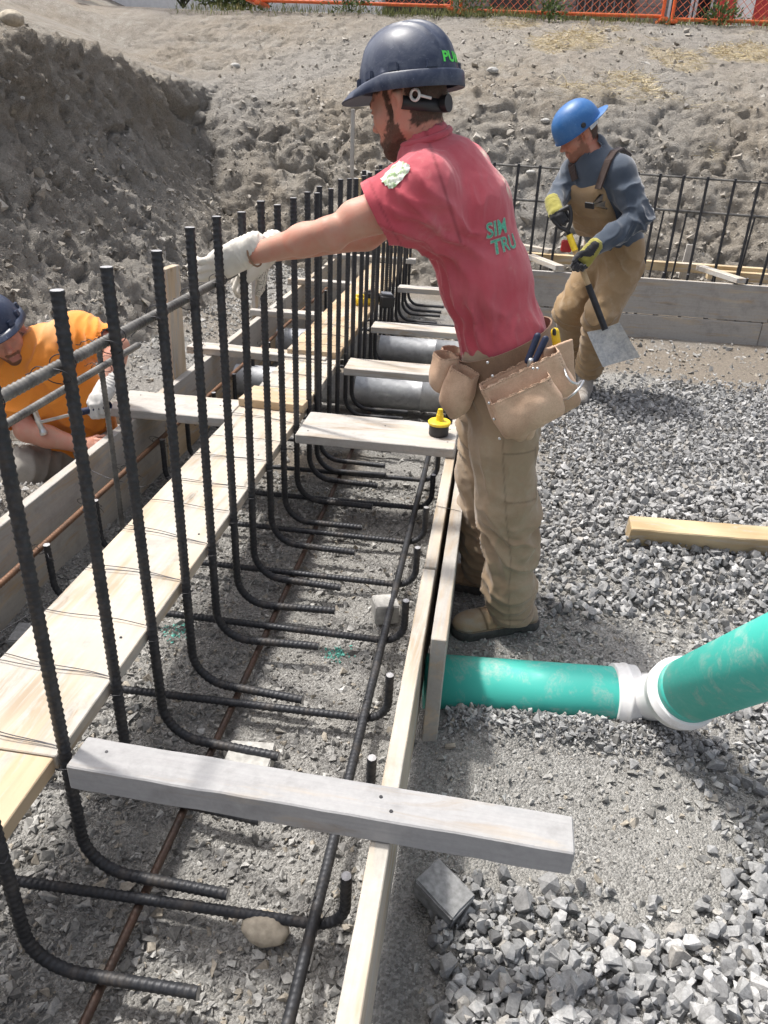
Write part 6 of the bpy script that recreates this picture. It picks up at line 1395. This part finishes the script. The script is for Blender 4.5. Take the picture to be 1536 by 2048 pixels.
for y_ in (-1, 1): s.cap(HB-hv*.010+np.array([0, y_*.005, 0]), HB-hv*.045-hd3*.004+np.array([0, y_*.007, 0]), .0095, .0070, .005); s.cap(HB-hv*.045-hd3*.004+np.array([0, y_*.007, 0]), HB-hv*.078-hd3*.022+np.array([0, y_*.009, 0]), .0070, .0030, .004)
kid(smesh('hammer_head', s, [MAT['steel']]), hm)
hG = mid(HA, HB, .10); GT5 = frame(nrm(hG-W3L+np.array([-.02, -.012, 0])), -hd3, W3L, 1.0)
glove('glove', GT5, MAT['glove_grey'], m3, .0032, curl=(1.0, 1.05, 1.05, 1.1), thumb=(1.0, .8), fat=1.22, side=-1, cuff=.03)
# ------------------------------------------------------------ fence along the crest
MAT['fence_orange'] = simple('orange_paint', (.74, .145, .035), .45, 0, 30., .2, .05); MAT['mesh_wire'] = simple('orange_wire', (.55, .13, .045), .5, .2, 30., .2, 0)
FY = 13.45
def fz(px): return 3.0
def fence_panel(x0, x1, y, z0, label):
    e = empty('fence_panel', ((x0+x1)/2, y, z0)); tag(e, label, 'fence', 'orange temporary fence panels on the crest'); L = x1-x0; h = 1.8
    def tp(name, paths, r, mat, ns=8): o = bpy.data.objects.new(name, tube_mesh(paths, r, ns, .25)); o.data.materials[0] = mat; link(o, e); return o
    for sx in (-1, 1): tp('post', [(sx*(L/2-.03), 0, -.02), (sx*(L/2-.03), 0, h)], .024, MAT['fence_orange'])
    tp('rail', [(-L/2+.03, 0, .05), (L/2-.03, 0, .05)], .024, MAT['fence_orange']); tp('rail', [(-L/2+.03, 0, h), (L/2-.03, 0, h)], .024, MAT['fence_orange']); tp('rail', [(-L/2+.03, 0, .46), (L/2-.03, 0, .46)], .012, MAT['fence_orange'])
    w = []; d = .11; x = -L/2-h
    while x < L/2:
        for s_ in (1, -1):
            a_, b_ = np.array([x, 0, .05]), np.array([x+h, 0, h])
            if s_ < 0: a_, b_ = np.array([x, 0, h]), np.array([x+h, 0, .05])
            t0 = max(0, (-L/2+.03-a_[0])/(b_[0]-a_[0])); t1 = min(1, (L/2-.03-a_[0])/(b_[0]-a_[0]))
            if t1 > t0: w.append([a_+(b_-a_)*t0, a_+(b_-a_)*t1])
        x += d
    o = tp('wire_mesh', w, .0032, MAT['mesh_wire'], 4); o['kind'] = 'stuff'
    for sx in (-1, 1): part_box('foot', (sx*(L/2-.03), 0, .0), (.10, .5, .05), MAT['fence_orange'], e, (0, 0, 0), .01)
xs_f = [-6.95, -4.00, -.97, 2.08, 5.1, 8.1]
zl = lambda x: 3.03-.012*x if x < 0 else 2.985
labs = ['orange mesh fence panel in front of the dark hedge', 'orange mesh fence panel in front of the white wall', 'orange mesh fence panel in front of the grey brick wall', 'orange mesh fence panel in front of the red and white porch', 'orange mesh fence panel beyond the red wall']
for k in range(5): fence_panel(xs_f[k]+.04, xs_f[k+1]-.04, FY, (zl(xs_f[k])+zl(xs_f[k+1]))/2-.02, labs[k])
# ------------------------------------------------------------ building behind the fence
def brick_mat():
    n = NT('grey_brick'); c = n.a('TexCoord').outputs['Object']; v = n.a('Mapping', {'Vector': c, 'Rotation': (math.pi/2, 0, 0)}).outputs[0]
    b = n.a('TexBrick', {'Vector': v, 'Color1': (.26, .225, .21, 1), 'Color2': (.34, .30, .28, 1), 'Mortar': (.16, .15, .145, 1), 'Scale': 1., 'Mortar Size': .012, 'Brick Width': .42, 'Row Height': .15, 'Bias': 0.})
    n.P(Base_Color=n.mix(n.ramp(n.noise(c, 9., 4), [(.3, .0), (.7, .35)]), b.outputs['Color'], (.22, .20, .19)), Roughness=.9, Normal=n.bump(b.outputs['Fac'], -.6, .02)); return n.m
MAT['brick'] = brick_mat(); MAT['white_wall'] = simple('white_render', (.74, .75, .76), .8, 0, 12., .08, .1); MAT['red_wall'] = simple('red_cladding', (.42, .035, .035), .6, 0, 18., .15, .1); MAT['dark_glass'] = simple('dark_glass', (.022, .024, .028), .15, 0, 3., .3, 0); MAT['door_dark'] = simple('dark_door', (.035, .03, .028), .5)
BY = 19.0; be = empty('building', (0, BY, 2.9)); tag(be, 'low grey brick building with dark openings behind the orange fence', 'building')
def bx_(name, x0, x1, z0, z1, y0, y1, mat, parent, bev=.01): return part_box(name, ((x0+x1)/2, (y0+y1)/2, (z0+z1)/2), (x1-x0, y1-y0, z1-z0), mat, parent, (0, 0, 0), bev)
def pxX(px): return aty(px, 20, BY)[0]
bx_('wall', pxX(905), 14, -1.2, 3.0, 0, 6, MAT['brick'], be)
bx_('white_wing', -12, pxX(768), -1.2, 3.0, -.3, 6, MAT['white_wall'], be); bx_('dark_recess', pxX(768)+.01, pxX(905)-.01, -1.2, 2.9, .15, 5.9, MAT['door_dark'], be)
def opening(name, p0, p1, z0, z1, mat, frame_mat=None):
    x0, x1 = pxX(p0), pxX(p1); o = bx_(name, x0, x1, z0, z1, -.06, -.004, mat, be)
    if frame_mat:
        for a_, b_ in ((x0-.05, x0-.002), (x1+.002, x1+.05)): f_ = bx_('jamb', a_, b_, z0, z1, -.10, -.004, frame_mat, be)
opening('door', 978, 1063, -1.15, 2.2, MAT['door_dark']); opening('garage_door', 1150, 1268, -1.15, 2.1, MAT['door_dark']); opening('window', 1340, 1378, -.9, 2.0, MAT['dark_glass'], MAT['white_wall']); opening('window', 1392, 1418, -.9, 2.0, MAT['dark_glass'], MAT['white_wall'])
for k in range(8): x_ = pxX(1152+k*14.5); bx_('door_rib', x_, x_+.03, -1.15, 2.1, -.10, -.062, MAT['concrete_dark'], be)
x0 = pxX(1478); bx_('red_wall', x0, x0+6, -1.2, 3.0, -1.2, -.01, MAT['red_wall'], be); bx_('white_corner_board', x0-.34, x0-.003, -1.2, 3.0, -1.2, -.012, MAT['white_wall'], be); bx_('red_post', x0-.62, x0-.36, -1.2, 3.0, -1.25, -.8, MAT['red_wall'], be)
bx_('roof', -12.3, 14.3, 3.003, 3.25, -.7, 6.4, MAT['concrete_dark'], be)
# ------------------------------------------------------------ weeds and grass at the fence, straw on the slope
def leaf_mat(name, c0, c1): n = NT(name); n.P(Base_Color=n.ramp(n.attr('tone'), [(0., c0), (1., c1)]), Roughness=.6, Subsurface_Weight=.05); return n.m
MAT['leaf'] = leaf_mat('weed_leaf', (.045, .085, .018), (.13, .19, .05)); MAT['grass'] = leaf_mat('grass_blade', (.07, .10, .025), (.26, .26, .09)); MAT['straw'] = leaf_mat('straw', (.36, .28, .15), (.62, .52, .32)); MAT['hedge'] = leaf_mat('hedge_leaf', (.018, .020, .010), (.06, .06, .03))
def leaves(P, L, W, D, mat, name, parent=None):
    """one rhombic leaf per point: P base, D direction, L length, W width"""
    n = len(P); D = D/np.linalg.norm(D, axis=1)[:, None]; S = np.cross(D, RNG.normal(size=(n, 3))); S /= np.linalg.norm(S, axis=1)[:, None]; N_ = np.cross(S, D)
    V = np.stack([P, P+D*(L*.5)[:, None]+S*(W*.5)[:, None]+N_*(L*.06)[:, None], P+D*L[:, None], P+D*(L*.5)[:, None]-S*(W*.5)[:, None]+N_*(L*.06)[:, None]], 1).reshape(-1, 3)
    F = np.arange(4*n).reshape(n, 4); o = obj_np(name, V, F, [mat], False, None, parent); fattr(o.data, 'tone', RNG.uniform(0, 1, n)); return o
for k, (px, py, r_, lb) in enumerate([(937, 18, .16, 'leafy weed growing at the foot of the fence post by the dark recess'), (1100, 28, .12, 'small leafy weed under the fence before the dark door'), (1440, 40, .13, 'weed at the fence foot beside the red post'), (700, 5, .14, 'weed growing before the white wall behind the fence')]):
    c_ = aty(px, py, 13.3); e = empty('weed_plant', (c_[0], c_[1], 2.93)); tag(e, lb, 'weed')
    n = 220; q = RNG.normal(size=(n, 3))*np.array([r_, r_*.7, r_*.55])+np.array([0, 0, r_*1.1]); q[:, 2] = np.abs(q[:, 2]); leaves(q, RNG.uniform(.04, .09, n), RNG.uniform(.02, .045, n), q+RNG.normal(size=(n, 3))*.1, MAT['leaf'], 'leaf_cluster', e)['kind'] = 'stuff'
    st = [[(0, 0, -.03), tuple(RNG.normal(size=3)*np.array([r_*.6, r_*.5, .02])+np.array([0, 0, r_*1.6]))] for _ in range(7)]; o = bpy.data.objects.new('stem', tube_mesh(st, .004, 5, .05)); o.data.materials[0] = MAT['leaf']; link(o, e)
gi = np.nonzero((PB[:, 1] > 13.0) & (PB[:, 1] < 13.8))[0]; w_ = .08+sstep(.0, .3, noise(PB[gi], .9, 5))*(.25+.75*sstep(.5, 2.5, PB[gi][:, 0])); gi = RNG.choice(gi, 5200, p=w_/w_.sum()); n = len(gi)
o = leaves(PB[gi]+RNG.normal(size=(n, 3))*np.array([.05, .05, .0]), RNG.uniform(.05, .17, n), RNG.uniform(.006, .014, n), np.stack([RNG.normal(0, .35, n), RNG.normal(0, .35, n), np.ones(n)], 1), MAT['grass'], 'grass'); tag(o, 'thin dry grass along the foot of the orange fence', 'grass', None, 'stuff')
wS = sm/sm.sum(); gi = RNG.choice(len(PB), 9000, p=wS); n = len(gi)
o = leaves(PB[gi]+RNG.normal(size=(n, 3))*np.array([.03, .03, 0])+np.array([0, 0, .012]), RNG.uniform(.05, .16, n), RNG.uniform(.004, .008, n), np.stack([RNG.normal(0, 1, n), RNG.normal(0, .7, n), RNG.normal(0, .25, n)+.1], 1), MAT['straw'], 'straw'); tag(o, 'dry straw strewn over the upper slope', 'straw', None, 'stuff')
# dark brush on the rise behind the cut bank
for k, (x_, y_, z_, r_) in enumerate([(-7.6, 15.5, 3.9, .9), (-6.1, 15.8, 3.5, .8), (-4.9, 15.2, 3.2, .6)]):
    e = empty('shrub', (x_, y_, z_)); tag(e, ['dark shrub on the rise behind the cut bank', 'brown shrub beside the end of the orange fence', 'low green shrub at the corner of the white wall'][k], 'shrub')
    n = 2600; q = RNG.normal(size=(n, 3)); q = q/np.linalg.norm(q, axis=1)[:, None]*RNG.uniform(.35, 1, (n, 1))**.5*np.array([r_*1.3, r_, r_*.8])*(1+.25*fbm(q, 1.6, k+3, 3))[:, None]+np.array([0, 0, r_*.6]); leaves(q, RNG.uniform(.06, .13, n), RNG.uniform(.03, .06, n), q+RNG.normal(size=(n, 3))*.4, MAT['hedge'] if k < 2 else MAT['leaf'], 'crown', e)['kind'] = 'stuff'
    st = [[(0, 0, -.3), tuple(RNG.normal(size=3)*np.array([r_*.6, r_*.5, .1])+np.array([0, 0, r_*1.0]))] for _ in range(9)]; o = bpy.data.objects.new('stem', tube_mesh(st, .016, 6, .1)); o.data.materials[0] = MAT['hedge']; link(o, e)
# painted survey marks sprayed on the trench floor: tinted pebbles
MAT['mark_teal'] = simple('teal_paint', (.16, .50, .42), .8, 0, 60., .2, .1); MAT['mark_orange'] = simple('orange_mark', (.75, .27, .10), .8, 0, 60., .2, .1)
for px, py, w_, h_, n, mt, lb in ((348, 1252, .05, .04, 90, 'mark_teal', 'teal paint mark on the gravel beside the plank'), (672, 1298, .045, .03, 80, 'mark_teal', 'teal paint mark in the middle of the trench'), (612, 1278, .05, .014, 40, 'mark_orange', 'faded orange paint mark in the trench')):
    c_ = atz(px, py, .0); p_ = np.stack([RNG.normal(c_[0], w_*.5, n), RNG.normal(c_[1], h_*.6, n)], 1); o = scatter('paint_mark', p_, RNG.uniform(.004, .008, n), MAT[mt], lb, 'paint mark', .35);
